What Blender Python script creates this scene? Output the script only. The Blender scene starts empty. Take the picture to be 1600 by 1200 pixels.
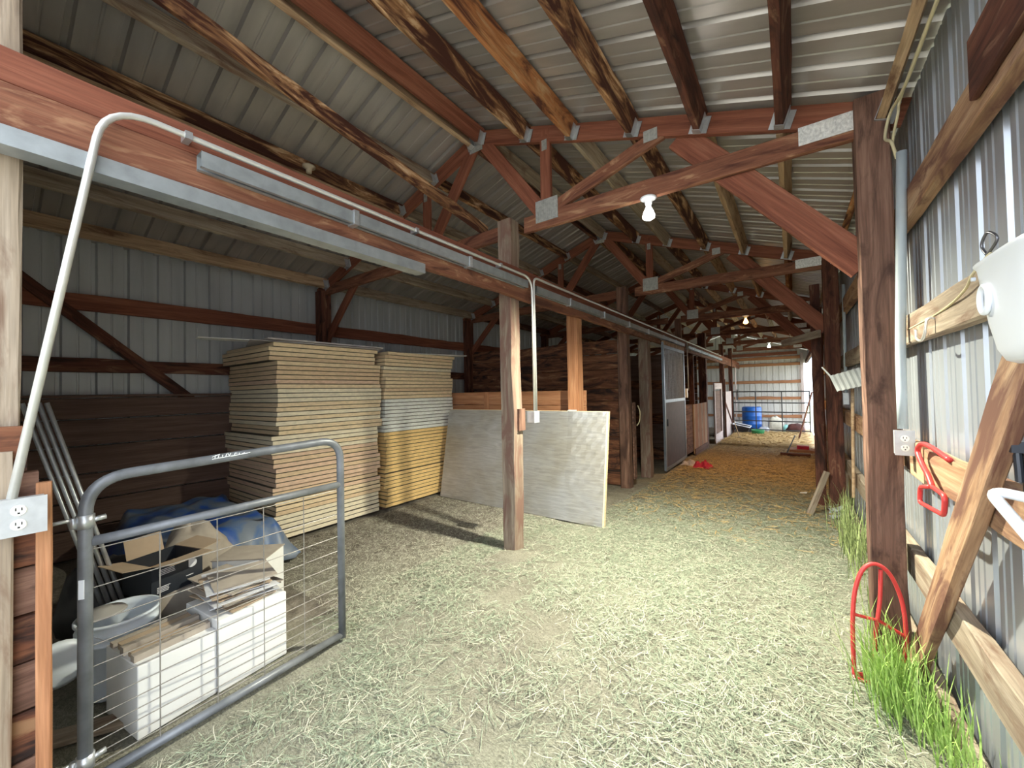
import bpy, math, random
import numpy as np
from mathutils import Vector, Matrix
random.seed(7); RNG = np.random.default_rng(7)
S = bpy.context.scene
COL = S.collection

# ------------------------------------------------------------------ camera, world, light, exposure
H_EYE = 1.46
cam_d = bpy.data.cameras.new('camera'); cam = bpy.data.objects.new('camera', cam_d); COL.objects.link(cam)
cam_d.sensor_width = 36.0; cam_d.lens = 612.0 / 1600 * 36; cam_d.clip_start = 0.02; cam_d.clip_end = 300
yaw = math.atan(438 / 612.0); pit = 0.0192; rol = 0.02
f = Vector((-math.sin(yaw) * math.cos(pit), math.cos(yaw) * math.cos(pit), math.sin(pit)))
r = Vector((math.cos(yaw), math.sin(yaw), 0)); u = r.cross(f)
Rv = math.cos(rol) * r - math.sin(rol) * u; Uv = math.sin(rol) * r + math.cos(rol) * u
M = Matrix((Rv, Uv, -f)).transposed().to_4x4(); M.translation = (0, 0, H_EYE)
cam.matrix_world = M
S.camera = cam

w = bpy.data.worlds.new('world'); S.world = w; w.use_nodes = True
bg = w.node_tree.nodes['Background']; bg.inputs[0].default_value = (0.84, 0.92, 1.0, 1); bg.inputs[1].default_value = 4.2
sun_d = bpy.data.lights.new('sun', 'SUN'); sun_d.energy = 10.0; sun_d.angle = 0.05; sun_d.color = (1, .95, .88)
sun = bpy.data.objects.new('sun', sun_d); COL.objects.link(sun)
sun.rotation_euler = Vector((0.12, 0.62, 1.0)).to_track_quat('Z', 'Y').to_euler()   # high sun from beyond the barn, added to bounce light off the yard
S.view_settings.view_transform = 'Standard'; S.view_settings.look = 'None'
S.view_settings.gamma = 1; S.view_settings.use_curve_mapping = False
S.view_settings.exposure = 0.26

# ------------------------------------------------------------------ materials
def nt(name):
    m = bpy.data.materials.new(name); m.use_nodes = True
    t = m.node_tree; return m, t, t.nodes['Principled BSDF']
def C4(c): return (c[0], c[1], c[2], 1)
def ramp(t, stops):
    n = t.nodes.new('ShaderNodeValToRGB'); e = n.color_ramp.elements
    while len(e) < len(stops): e.new(0.5)
    for i, (p, c) in enumerate(stops): e[i].position = p; e[i].color = C4(c)
    return n
def mixc(t, fac, a, b, mode='MIX'):
    n = t.nodes.new('ShaderNodeMix'); n.data_type = 'RGBA'; n.blend_type = mode
    for s, v in ((n.inputs[0], fac), (n.inputs[6], a), (n.inputs[7], b)):
        if hasattr(v, 'is_linked'): t.links.new(v, s)
        elif isinstance(v, (int, float)): s.default_value = v
        else: s.default_value = C4(v)
    return n.outputs[2]
def noise(t, vec, scale, detail=4, dist=0.0, rough=.5):
    n = t.nodes.new('ShaderNodeTexNoise'); n.inputs['Scale'].default_value = scale
    n.inputs['Detail'].default_value = detail; n.inputs['Distortion'].default_value = dist; n.inputs['Roughness'].default_value = rough
    t.links.new(vec, n.inputs['Vector']); return n.outputs['Fac']
def coords(t, scale=(1, 1, 1), rnd=True):
    tc = t.nodes.new('ShaderNodeTexCoord'); mp = t.nodes.new('ShaderNodeMapping'); mp.inputs['Scale'].default_value = scale
    if rnd:
        oi = t.nodes.new('ShaderNodeObjectInfo'); mu = t.nodes.new('ShaderNodeMath'); mu.operation = 'MULTIPLY'; mu.inputs[1].default_value = 37.0
        t.links.new(oi.outputs['Random'], mu.inputs[0])
        va = t.nodes.new('ShaderNodeVectorMath'); va.operation = 'ADD'
        t.links.new(tc.outputs['Object'], va.inputs[0]); t.links.new(mu.outputs[0], va.inputs[1])
        t.links.new(va.outputs[0], mp.inputs['Vector'])
    else: t.links.new(tc.outputs['Object'], mp.inputs['Vector'])
    return mp.outputs['Vector']
def bump(t, b, h, strength, dist=.01):
    n = t.nodes.new('ShaderNodeBump'); n.inputs['Strength'].default_value = strength; n.inputs['Distance'].default_value = dist
    t.links.new(h, n.inputs['Height']); t.links.new(n.outputs[0], b.inputs['Normal'])
def wood(name, dark, base, light, burn=None, burnlight=None, amount=.5, rough=.8):
    m, t, b = nt(name)
    g = noise(t, coords(t, (1.3, 22, 22)), 1.0, 6, .6, .6)
    rp = ramp(t, [(.28, dark), (.5, base), (.72, light)]); t.links.new(g, rp.inputs[0]); c = rp.outputs[0]
    fine = noise(t, coords(t, (5, 160, 160)), 1.0, 3)
    rf = ramp(t, [(.3, (.72, .72, .72)), (.7, (1.12, 1.12, 1.12))]); t.links.new(fine, rf.inputs[0])
    c = mixc(t, .8, c, rf.outputs[0], 'MULTIPLY')
    if burn:
        s = noise(t, coords(t, (1.6, 7, 7)), 1.0, 5, 1.7, .62)
        r1 = ramp(t, [(amount - .09, (0, 0, 0)), (amount + .07, (1, 1, 1))]); t.links.new(s, r1.inputs[0])
        c = mixc(t, r1.outputs[0], c, burn)
        if burnlight:
            r2 = ramp(t, [(.32, (1, 1, 1)), (.42, (0, 0, 0))]); t.links.new(s, r2.inputs[0])
            c = mixc(t, r2.outputs[0], c, burnlight)
    t.links.new(c, b.inputs['Base Color']); b.inputs['Roughness'].default_value = rough
    b.inputs['Specular IOR Level'].default_value = .3
    bump(t, b, g, .35, .006)
    return m
def plain(name, c, rough=.5, metal=0, var=.0, vs=8, spec=.5):
    m, t, b = nt(name); b.inputs['Roughness'].default_value = rough; b.inputs['Metallic'].default_value = metal
    b.inputs['Specular IOR Level'].default_value = spec
    if var:
        n = noise(t, coords(t), vs, 5, .3)
        rp = ramp(t, [(.3, tuple(x * (1 - var) for x in c)), (.7, tuple(min(1, x * (1 + var)) for x in c))]); t.links.new(n, rp.inputs[0])
        t.links.new(rp.outputs[0], b.inputs['Base Color'])
    else: b.inputs['Base Color'].default_value = C4(c)
    return m
def emis(name, c, s):
    m, t, b = nt(name); b.inputs['Emission Color'].default_value = C4(c); b.inputs['Emission Strength'].default_value = s
    b.inputs['Base Color'].default_value = C4(c); return m

W = {
 'red':    wood('red_stained_lumber', (.13, .04, .024), (.23, .078, .045), (.31, .125, .075)),
 'redburn':wood('red_lumber_scorched', (.12, .042, .026), (.21, .082, .047), (.30, .145, .085), (.08, .028, .018), (.38, .21, .12), .60),
 'burn':   wood('tan_lumber_scorched', (.22, .10, .045), (.46, .24, .11), (.60, .37, .20), (.065, .022, .014), (.66, .47, .30), .47),
 'orange': wood('orange_lumber_scorched', (.20, .075, .03), (.42, .17, .065), (.52, .27, .12), (.09, .03, .018), (.52, .33, .18), .56),
 'dark':   wood('dark_stained_lumber', (.05, .018, .012), (.115, .04, .025), (.20, .085, .05), (.03, .012, .009), (.24, .13, .08), .60),
 'grey':   wood('weathered_grey_lumber', (.20, .15, .11), (.34, .27, .20), (.46, .38, .30), (.18, .11, .075), None, .60),
 'tan':    wood('tan_lumber', (.30, .19, .11), (.46, .31, .19), (.58, .43, .29), (.16, .085, .05), None, .60),
 'post':   wood('rough_post_wood', (.16, .115, .085), (.27, .205, .155), (.38, .31, .24), (.19, .11, .085), None, .52, .9),
 'postred':wood('red_brown_post_wood', (.10, .055, .038), (.185, .10, .072), (.30, .175, .125), (.075, .04, .03), None, .58, .9),
 'plank':  wood('brown_stall_plank', (.09, .052, .04), (.145, .088, .068), (.20, .128, .10)),
 'plankfire': wood('rust_brown_stall_plank', (.09, .035, .022), (.19, .075, .04), (.28, .13, .07), (.03, .018, .016), (.34, .19, .10), .56),
 'board':  wood('streaked_board', (.24, .12, .07), (.42, .25, .145), (.54, .38, .25), (.17, .08, .055), None, .56),
 'cedar':  wood('cedar_plank', (.27, .11, .05), (.41, .19, .095), (.52, .28, .15)),
 'pale':   wood('pale_painted_plank', (.42, .33, .31), (.55, .46, .44), (.65, .57, .55)),
}
GALV = plain('galvanised_steel', (.55, .57, .60), .38, .75, .12, 30)
RAILG = plain('zinc_track', (.36, .39, .41), .45, .55, .15, 14)
CONDUIT = plain('conduit_steel', (.70, .70, .68), .35, .5, .06, 20)
PLATE = plain('truss_plate_steel', (.42, .42, .40), .5, .5, .2, 40)
GATEM = plain('grey_gate_paint', (.17, .18, .20), .45, .25, .25, 12)
WIREM = plain('gate_wire', (.30, .28, .26), .5, .5, .2, 30)
WHITEP = plain('white_plastic', (.80, .83, .88), .3, 0, .03, 5)
PVC = plain('grey_conduit_plastic', (.40, .45, .48), .45, 0, .05, 10)
OUTM = plain('outlet_box_metal', (.52, .54, .56), .4, .4, .08, 30)
OUTW = plain('outlet_white', (.85, .84, .80), .4)
BLACK = plain('black_matt', (.015, .015, .017), .5)
SLOT = plain('slot_black', (.01, .01, .01), .8)
REDP = plain('red_paint', (.62, .05, .05), .4, .1, .12, 14)
CARD = plain('brown_cardboard', (.40, .30, .21), .85, 0, .08, 9)
CARDG = plain('grey_cardboard', (.36, .31, .26), .85, 0, .12, 11)
WCARD = plain('white_carton', (.74, .74, .74), .6, 0, .05, 6)
WCARDB = plain('white_carton_side', (.55, .55, .58), .65, 0, .08, 6)
BUCK = plain('bucket_plastic', (.74, .80, .88), .35, 0, .04, 6)
BARREL = plain('blue_barrel_plastic', (.02, .13, .50), .35, 0, .05, 6)
GREENP = plain('green_plastic', (.03, .22, .08), .45)
RUBBER = plain('dark_rubber', (.03, .03, .032), .7, 0, .2, 10)
ROPE = plain('rope_beige', (.55, .48, .30), .8)
CLOTHR = plain('red_cloth', (.50, .02, .05), .8, 0, .3, 9)
CLOTHW = plain('grey_cloth', (.45, .38, .36), .8, 0, .2, 9)
FEED = plain('woven_feed_sack', (.70, .66, .55), .7, 0, .15, 12)
BULB = emis('lit_bulb_glass', (1.0, .97, .90), 14)
BULBW = emis('lit_warm_bulb_glass', (1.0, .50, .14), 10)
DOORM = plain('stall_door_panel', (.06, .036, .032), .6, 0, .2, 8)
GLASS = None
def metal_sheet(name, c, rough, metal, stretch, stain=.15):
    m, t, b = nt(name)
    n = noise(t, coords(t, stretch, False), 1.0, 5, .4)
    rp = ramp(t, [(.3, tuple(x * (1 - stain) for x in c)), (.7, tuple(min(1, x * (1 + stain)) for x in c))]); t.links.new(n, rp.inputs[0])
    t.links.new(rp.outputs[0], b.inputs['Base Color']); b.inputs['Roughness'].default_value = rough; b.inputs['Metallic'].default_value = metal
    return m
ROOFM = metal_sheet('roof_sheet_metal', (.40, .378, .365), .34, .45, (1.2, 7, 1.2))
WALLR = metal_sheet('right_wall_sheet_metal', (.47, .50, .55), .30, .5, (3, 7, .8), .1)
WALLL = metal_sheet('left_wall_sheet_metal', (.46, .48, .50), .5, .2, (3, 6, .8), .12)
WALLF = metal_sheet('far_wall_sheet_metal', (.62, .60, .57), .5, .2, (6, 3, .8), .1)
def foam(name, c):
    m, t, b = nt(name); n = noise(t, coords(t, (2, 6, 14)), 3, 6, .5)
    rp = ramp(t, [(.3, tuple(x * .8 for x in c)), (.65, c)]); t.links.new(n, rp.inputs[0])
    t.links.new(rp.outputs[0], b.inputs['Base Color']); b.inputs['Roughness'].default_value = .8
    bump(t, b, n, .3, .004); return m
FOAM = {'tan': foam('foam_tan', (.78, .57, .36)), 'cream': foam('foam_cream', (.86, .67, .43)), 'pale': foam('foam_pale', (.88, .77, .57)),
        'white': foam('foam_white', (.84, .84, .78)), 'peach': foam('foam_peach', (.80, .56, .39)), 'yellow': foam('foam_yellow', (.86, .58, .24))}
FACER_SHADE = plain('foam_facer_gap_shade', (.10, .08, .055), .9)  # panel skins darkened to paint in the gap shadow between stacked panels
def foil():
    m, t, b = nt('foil_facer')
    v = coords(t, (1, 1, 1), False)
    n1 = noise(t, v, 2.2, 3, .4); n2 = noise(t, coords(t, (3, 1, 26), False), 1.5, 6, 1.0)
    rp = ramp(t, [(.35, (.36, .34, .31)), (.65, (.44, .44, .46))]); t.links.new(n1, rp.inputs[0])
    r2 = ramp(t, [(.35, (.8, .8, .8)), (.65, (1.1, 1.1, 1.1))]); t.links.new(n2, r2.inputs[0])
    c = mixc(t, .8, rp.outputs[0], r2.outputs[0], 'MULTIPLY')
    t.links.new(c, b.inputs['Base Color']); b.inputs['Metallic'].default_value = .45; b.inputs['Roughness'].default_value = .42
    bump(t, b, n2, .35, .008); return m
FOIL = foil()
def tarpm():
    m, t, b = nt('blue_tarp_plastic'); v = coords(t, (1, 1, 1), False)
    n1 = noise(t, v, 3.2, 4, 1.2)
    rp = ramp(t, [(.36, (.015, .07, .33)), (.46, (.07, .13, .27)), (.56, (.15, .18, .23))]); t.links.new(n1, rp.inputs[0])
    t.links.new(rp.outputs[0], b.inputs['Base Color']); b.inputs['Roughness'].default_value = .45; return m
TARP = tarpm()
def floorm():
    m, t, b = nt('dirt_and_chaff')
    v = coords(t, (1, 1, 1), False)
    big = noise(t, v, .9, 4, .6); mid = noise(t, v, 9, 6, .8, .65); fine = noise(t, v, 90, 5, .5, .7)
    hayf = noise(t, coords(t, (22, 60, 1), False), 1.0, 5, 2.5, .7)
    tcn = t.nodes.new('ShaderNodeTexCoord'); sx = t.nodes.new('ShaderNodeSeparateXYZ'); t.links.new(tcn.outputs['Object'], sx.inputs[0])
    # hay lies mostly in the aisle, bare dirt towards the back of the bays
    mr = t.nodes.new('ShaderNodeMapRange'); mr.inputs[1].default_value = -3.4; mr.inputs[2].default_value = -1.0; t.links.new(sx.outputs[0], mr.inputs[0])
    dirt = ramp(t, [(.3, (.12, .102, .084)), (.55, (.225, .197, .165)), (.75, (.36, .33, .285))]); t.links.new(mid, dirt.inputs[0])
    hay = ramp(t, [(.3, (.15, .15, .11)), (.5, (.30, .30, .23)), (.68, (.44, .43, .34))]); t.links.new(hayf, hay.inputs[0])
    far = ramp(t, [(.3, (.15, .10, .06)), (.5, (.30, .22, .13)), (.7, (.44, .34, .20))]); t.links.new(hayf, far.inputs[0])
    mf = t.nodes.new('ShaderNodeMapRange'); mf.inputs[1].default_value = 4.0; mf.inputs[2].default_value = 9.5; t.links.new(sx.outputs[1], mf.inputs[0])
    haymix = mixc(t, mf.outputs[0], hay.outputs[0], far.outputs[0])
    ad = t.nodes.new('ShaderNodeMath'); ad.operation = 'MULTIPLY_ADD'; t.links.new(big, ad.inputs[0]); ad.inputs[1].default_value = 2.2; ad.inputs[2].default_value = -1.05
    mul = t.nodes.new('ShaderNodeMath'); mul.operation = 'ADD'; mul.use_clamp = True
    m3 = t.nodes.new('ShaderNodeMath'); m3.operation = 'MULTIPLY'; m3.inputs[1].default_value = .75; t.links.new(mr.outputs[0], m3.inputs[0])
    t.links.new(ad.outputs[0], mul.inputs[0]); t.links.new(m3.outputs[0], mul.inputs[1])
    c = mixc(t, mul.outputs[0], dirt.outputs[0], haymix)
    rf = ramp(t, [(.3, (.6, .6, .6)), (.7, (1.25, 1.25, 1.25))]); t.links.new(fine, rf.inputs[0])
    c = mixc(t, .9, c, rf.outputs[0], 'MULTIPLY')
    t.links.new(c, b.inputs['Base Color']); b.inputs['Roughness'].default_value = .95; b.inputs['Specular IOR Level'].default_value = .1
    bump(t, b, fine, .8, .012); return m
FLOORM = floorm()
def bladem(name, a, b_):
    m, t, b = nt(name); n = noise(t, coords(t, (1, 1, 1), False), 45, 2)
    rp = ramp(t, [(.35, a), (.65, b_)]); t.links.new(n, rp.inputs[0]); t.links.new(rp.outputs[0], b.inputs['Base Color'])
    b.inputs['Roughness'].default_value = .7; return m
HAYG = bladem('green_hay', (.15, .19, .13), (.40, .45, .33))
HAYS = bladem('straw_hay', (.38, .36, .28), (.62, .60, .49))
HAYB = bladem('golden_hay', (.42, .27, .10), (.62, .44, .20))
GRASS = bladem('fresh_grass', (.22, .38, .07), (.50, .66, .20))
GRASSD = bladem('dull_grass', (.16, .22, .07), (.34, .40, .16))

# ------------------------------------------------------------------ mesh helpers
class MB:
    def __init__(s): s.v = []; s.f = []; s.m = []
    def add(s, vs, fs, mi=0):
        o = len(s.v); s.v += [tuple(p) for p in vs]; s.f += [tuple(i + o for i in q) for q in fs]; s.m += [mi] * len(fs); return s
    def box(s, a, b, mi=0):
        (x0, y0, z0), (x1, y1, z1) = a, b
        return s.add([(x0,y0,z0),(x1,y0,z0),(x1,y1,z0),(x0,y1,z0),(x0,y0,z1),(x1,y0,z1),(x1,y1,z1),(x0,y1,z1)],
                     [(0,3,2,1),(4,5,6,7),(0,1,5,4),(1,2,6,5),(2,3,7,6),(3,0,4,7)], mi)
    def obox(s, c, size, M3, mi=0):
        hx, hy, hz = size[0]/2, size[1]/2, size[2]/2; c = Vector(c)
        vs = [c + M3 @ Vector((sx*hx, sy*hy, sz*hz)) for sz in (-1,1) for sx, sy in ((-1,-1),(1,-1),(1,1),(-1,1))]
        return s.add(vs, [(0,3,2,1),(4,5,6,7),(0,1,5,4),(1,2,6,5),(2,3,7,6),(3,0,4,7)], mi)
    def tube(s, pts, rad, n=10, mi=0, closed=False, cap=True):
        pts = [Vector(p) for p in pts]; L = len(pts); rads = rad if isinstance(rad, (list, tuple)) else [rad] * L
        vs = []; fs = []; prev = None
        for i, p in enumerate(pts):
            a = pts[(i - 1) % L] if (i > 0 or closed) else p; b = pts[(i + 1) % L] if (i < L - 1 or closed) else p
            t = (b - a).normalized()
            if prev is None:
                up = Vector((0, 0, 1)) if abs(t.z) < .9 else Vector((1, 0, 0)); n1 = t.cross(up).normalized()
            else: n1 = (prev - prev.dot(t) * t).normalized()
            prev = n1; n2 = t.cross(n1)
            for k in range(n):
                an = 2 * math.pi * k / n; vs.append(p + rads[i] * (math.cos(an) * n1 + math.sin(an) * n2))
        for i in range(L if closed else L - 1):
            j = (i + 1) % L
            for k in range(n): fs.append((i*n+k, i*n+(k+1)%n, j*n+(k+1)%n, j*n+k))
        if not closed and cap: fs += [tuple(range(n))[::-1], tuple((L-1)*n+k for k in range(n))]
        return s.add(vs, fs, mi)
    def lathe(s, c, prof, n=28, mi=0, ax='z'):
        vs = []; fs = []
        for (rr, z) in prof:
            for k in range(n):
                a = 2 * math.pi * k / n; p = (rr * math.cos(a), rr * math.sin(a), z)
                if ax == 'x': p = (p[2], p[0], p[1])
                if ax == 'y': p = (p[0], p[2], p[1])
                vs.append((c[0] + p[0], c[1] + p[1], c[2] + p[2]))
        for i in range(len(prof) - 1):
            for k in range(n): fs.append((i*n+k, i*n+(k+1)%n, (i+1)*n+(k+1)%n, (i+1)*n+k))
        return s.add(vs, fs, mi)
    def poly(s, pts, thick, mi=0):          # flat polygon given a thickness vector
        n = len(pts); t = Vector(thick); a = [Vector(p) for p in pts]; b = [p + t for p in a]
        return s.add(a + b, [tuple(range(n))[::-1], tuple(range(n, 2*n))] + [(i, (i+1) % n, n+(i+1) % n, n+i) for i in range(n)], mi)
    def build(s, name, mats, parent=None, loc=None, smooth=False):
        me = bpy.data.meshes.new(name); o = bpy.data.objects.new(name, me)
        vs = [Vector(p) for p in s.v]
        if loc is None:
            xs = [p.x for p in vs]; ys = [p.y for p in vs]; zs = [p.z for p in vs]
            loc = Vector(((min(xs)+max(xs))/2, (min(ys)+max(ys))/2, min(zs)))
        loc = Vector(loc)
        me.from_pydata([p - loc for p in vs], [], s.f)
        mats = mats if isinstance(mats, (list, tuple)) else [mats]
        for mm in mats: me.materials.append(mm)
        if len(mats) > 1: me.polygons.foreach_set('material_index', s.m)
        if smooth: me.polygons.foreach_set('use_smooth', [True] * len(s.f))
        me.validate(); me.update(); COL.objects.link(o)
        place(o, Matrix.Translation(loc), parent); return o
def place(o, M, parent):
    o.matrix_basis = M
    if parent is not None:
        o.parent = parent; o.matrix_parent_inverse = wm(parent).inverted()
def wm(o):
    return o.matrix_basis.copy() if o.parent is None else wm(o.parent) @ o.matrix_parent_inverse @ o.matrix_basis
def tag(o, label, cat, group=None, kind=None):
    if label: o['label'] = label
    if cat: o['category'] = cat
    if group: o['group'] = group
    if kind: o['kind'] = kind
    return o
def thing(name, loc, label, cat, group=None):
    o = bpy.data.objects.new(name, None); COL.objects.link(o); o.location = loc; o.matrix_basis = Matrix.Translation(loc)
    o.empty_display_size = .1; return tag(o, label, cat, group)
def copy_tree(o, M=None, parent=None):
    c = o.copy(); COL.objects.link(c)
    if parent is not None: c.parent = parent; c.matrix_parent_inverse = o.matrix_parent_inverse.copy()
    elif M is not None: c.matrix_basis = M
    for ch in list(o.children): copy_tree(ch, None, c)
    return c
def struct(o): o['kind'] = 'structure'; return o

def beam_mesh(L, w, h, rough=.002, seg=.22, ch=.004, live=0):
    n = max(1, int(L / seg)); vs = []; fs = []
    prof = [(-w/2+ch,-h/2),(w/2-ch,-h/2),(w/2,-h/2+ch),(w/2,h/2-ch),(w/2-ch,h/2),(-w/2+ch,h/2),(-w/2,h/2-ch),(-w/2,-h/2+ch)]
    ph = random.random() * 9
    for i in range(n + 1):
        x = L * i / n; lv = live * (math.sin(x * 3.1 + ph) * .6 + math.sin(x * 8.3 + ph * 2) * .4)
        for k, (y, z) in enumerate(prof):
            zz = z + (lv if z > 0 and live > 0 else 0) + (lv if (z < 0 and live < 0) else 0)
            vs.append((x, y + random.uniform(-rough, rough), zz + random.uniform(-rough, rough)))
    for i in range(n):
        for k in range(8): fs.append((i*8+k, (i+1)*8+k, (i+1)*8+(k+1)%8, i*8+(k+1)%8))
    fs += [tuple(range(8)), tuple(n*8+k for k in range(8))[::-1]]
    me = bpy.data.meshes.new('lumber'); me.from_pydata(vs, [], fs); me.update(); return me
def beam_matrix(p0, p1, up):
    x = (p1 - p0).normalized(); z = (up - up.dot(x) * x).normalized(); y = z.cross(x)
    m = Matrix((x, y, z)).transposed().to_4x4(); m.translation = p0; return m
def beam(name, p0, p1, w_, h_, mat, parent=None, up=(0,0,1), rough=.002, live=0, me=None, ch=.004):
    p0 = Vector(p0); p1 = Vector(p1); L = (p1 - p0).length
    if me is None: me = beam_mesh(L, w_, h_, rough, live=live, ch=ch); me.materials.append(W[mat] if isinstance(mat, str) else mat)
    me.name = name
    o = bpy.data.objects.new(name, me); COL.objects.link(o)
    place(o, beam_matrix(p0, p1, Vector(up)), parent); return o
def smooth_path(pts, sub=6, closed=False):
    P = [Vector(p) for p in pts]; out = []; n = len(P)
    rng = range(n if closed else n - 1)
    for i in rng:
        a = P[(i-1) % n] if (i > 0 or closed) else P[i]; b = P[i]; c = P[(i+1) % n]; d = P[(i+2) % n] if (i < n-2 or closed) else c
        for k in range(sub):
            t = k / sub
            out.append(.5 * ((2*b) + (c-a)*t + (2*a-5*b+4*c-d)*t*t + (-a+3*b-3*c+d)*t**3))
    if not closed: out.append(P[-1])
    return out
def bend_path(pts, rad, sub=7):            # straight runs with rounded corners
    P = [Vector(p) for p in pts]; out = [P[0]]
    for i in range(1, len(P) - 1):
        a = (P[i-1] - P[i]); b = (P[i+1] - P[i]); d = min(rad, a.length * .49, b.length * .49)
        s = P[i] + a.normalized() * d; e = P[i] + b.normalized() * d
        for k in range(sub + 1):
            t = k / sub; out.append((1-t)**2 * s + 2*t*(1-t) * P[i] + t*t * e)
    out.append(P[-1]); return out
ORD = ['first', 'second', 'third', 'fourth', 'fifth', 'sixth', 'seventh', 'eighth', 'ninth', 'tenth', 'eleventh', 'twelfth']
TENS = {20: 'twenty', 30: 'thirty', 40: 'forty'}
def ordw(n):
    base = ORD + ['thirteenth','fourteenth','fifteenth','sixteenth','seventeenth','eighteenth','nineteenth','twentieth']
    if n <= 20: return base[n-1]
    t, q = n // 10 * 10, n % 10
    return {20:'twentieth',30:'thirtieth',40:'fortieth'}[t] if q == 0 else TENS[t] + '-' + ORD[q-1]

# ------------------------------------------------------------------ the building shell
XA, ZA, SL = -2.455, 4.05, .348          # ridge and slope
XR, XL, Y0, YE = .56, -5.50, -.16, 21.30
BAY = 3.05; T0 = 2.95
def roof_z(x): return ZA - SL * abs(x - XA)
def fz(x, y): return -.028 * max(0.0, y - 4.0) - .0
def ribs(a, b, per=.2286, roof=False):
    pat = [(0, 0), (.085, 0), (.091, .005), (.099, .005), (.105, 0), (.180, 0), (.186, .026), (.212, .026), (.2262, 0)] if roof else [(0, 0), (.066, 0), (.070, .004), (.080, .004), (.084, 0), (.124, 0), (.128, .004), (.138, .004), (.142, 0), (.178, 0), (.186, .024), (.212, .024), (.2262, 0)]
    out = []; n = int((b - a) / per) + 1
    for i in range(n):
        for s, d in pat:
            q = a + i * per + s
            if q <= b: out.append((q, d))
    out.append((b, 0)); return out
def sheet(mb, pts, fn0, fn1):
    vs = []; n = len(pts)
    for q, d in pts: vs += [fn0(q, d), fn1(q, d)]
    mb.add(vs, [(2*i, 2*i+2, 2*i+3, 2*i+1) for i in range(n - 1)])
nrm = Vector((SL, 0, 1)).normalized()
mb = MB(); P_ = ribs(Y0 - .15, YE + .15, roof=True)
sheet(mb, P_, lambda q, d: (XA + nrm.x*d, q, ZA + .012 + nrm.z*d), lambda q, d: (XR+.25 + nrm.x*d, q, roof_z(XR+.25) + .012 + nrm.z*d))
sheet(mb, P_, lambda q, d: (XL-.25 - nrm.x*d, q, roof_z(XL-.25) + .012 + nrm.z*d), lambda q, d: (XA - nrm.x*d, q, ZA + .012 + nrm.z*d))
struct(mb.build('ceiling', ROOFM, loc=(XA, 0, 3)))
# ridge cap
mb = MB(); mb.add([(XA-.2,Y0-.15,roof_z(XA-.2)+.04),(XA,Y0-.15,ZA+.05),(XA+.2,Y0-.15,roof_z(XA+.2)+.04),(XA-.2,YE+.15,roof_z(XA-.2)+.04),(XA,YE+.15,ZA+.05),(XA+.2,YE+.15,roof_z(XA+.2)+.04)],[(0,1,4,3),(1,2,5,4)])
struct(mb.build('trim_1', ROOFM))
DY0, DY1, DZ = 13.4, 21.30, 2.45         # side doorway at the far end of the right wall
mb = MB()
sheet(mb, ribs(Y0, DY0), lambda q, d: (XR + d, q, -.35), lambda q, d: (XR + d, q, roof_z(XR)))
sheet(mb, ribs(DY0, YE), lambda q, d: (XR + d, q, DZ), lambda q, d: (XR + d, q, roof_z(XR)))
struct(mb.build('wall_right', WALLR, loc=(XR, 0, 0)))
mb = MB(); sheet(mb, ribs(Y0, YE, roof=True), lambda q, d: (XL - d, q, -.6), lambda q, d: (XL - d, q, roof_z(XL) + .03))
struct(mb.build('wall_left', WALLL, loc=(XL, 0, 0)))
mb = MB(); sheet(mb, ribs(XL, .34), lambda q, d: (q, YE + d, -.8), lambda q, d: (q, YE + d, roof_z(q)))
sheet(mb, [(.34,0),(XR,0)], lambda q, d: (q, YE, DZ), lambda q, d: (q, YE, roof_z(q)))
struct(mb.build('wall_far', WALLF, loc=(0, YE, 0)))
mb = MB(); sheet(mb, ribs(XL, -2.3), lambda q, d: (q, Y0 - d, -.1), lambda q, d: (q, Y0 - d, roof_z(q)))
struct(mb.build('wall_near', WALLL, loc=(-4, Y0, 0)))
# floor
nx, ny = 70, 230
xs = np.linspace(XL - .02, XR + .03, nx); ys = np.linspace(Y0 - .05, YE + .02, ny)
mb = MB(); vs = []
for j in range(ny):
    for i in range(nx):
        x, y = xs[i], ys[j]
        z = fz(x, y) + .008 * math.sin(x*5.1+y*2.3) * math.sin(y*4.3-x*1.7) + random.uniform(-.004, .004)
        z += .05 * math.exp(-((x + 2.05)**2 + (y - 2.82)**2) / .03)
        z += .05 * math.exp(-((x - .5)**2) / .02)
        vs.append((x, y, z - .008))
mb.add(vs, [(j*nx+i, j*nx+i+1, (j+1)*nx+i+1, (j+1)*nx+i) for j in range(ny-1) for i in range(nx-1)])
struct(mb.build('floor', FLOORM, loc=(0, 0, 0), smooth=True))
GROUND = plain('bounce_gravel_ground', (.42, .40, .34), .95, 0, .2, 2)  # unseen front yard, added bright to bounce light up onto the roof
mb = MB(); mb.add([(-30,-30,-.03),(30,-30,-.03),(30,Y0-.05,-.03),(-30,Y0-.05,-.03)], [(0,1,2,3)])
tag(mb.build('gravel_yard', GROUND), None, None, kind='structure')
mb = MB(); mb.add([(XR+.05,Y0-.05,-.04),(30,Y0-.05,-.04),(30,60,-1),(XR+.05,60,-1)], [(0,1,2,3)])
mb.add([(-30,YE+.1,-.6),(XR+.05,YE+.1,-.6),(XR+.05,60,-1),(-30,60,-1)], [(0,1,2,3)])
tag(mb.build('grass_field', plain('field_grass', (.26, .27, .18), .95, 0, .25, 3)), None, None, kind='structure')

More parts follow.
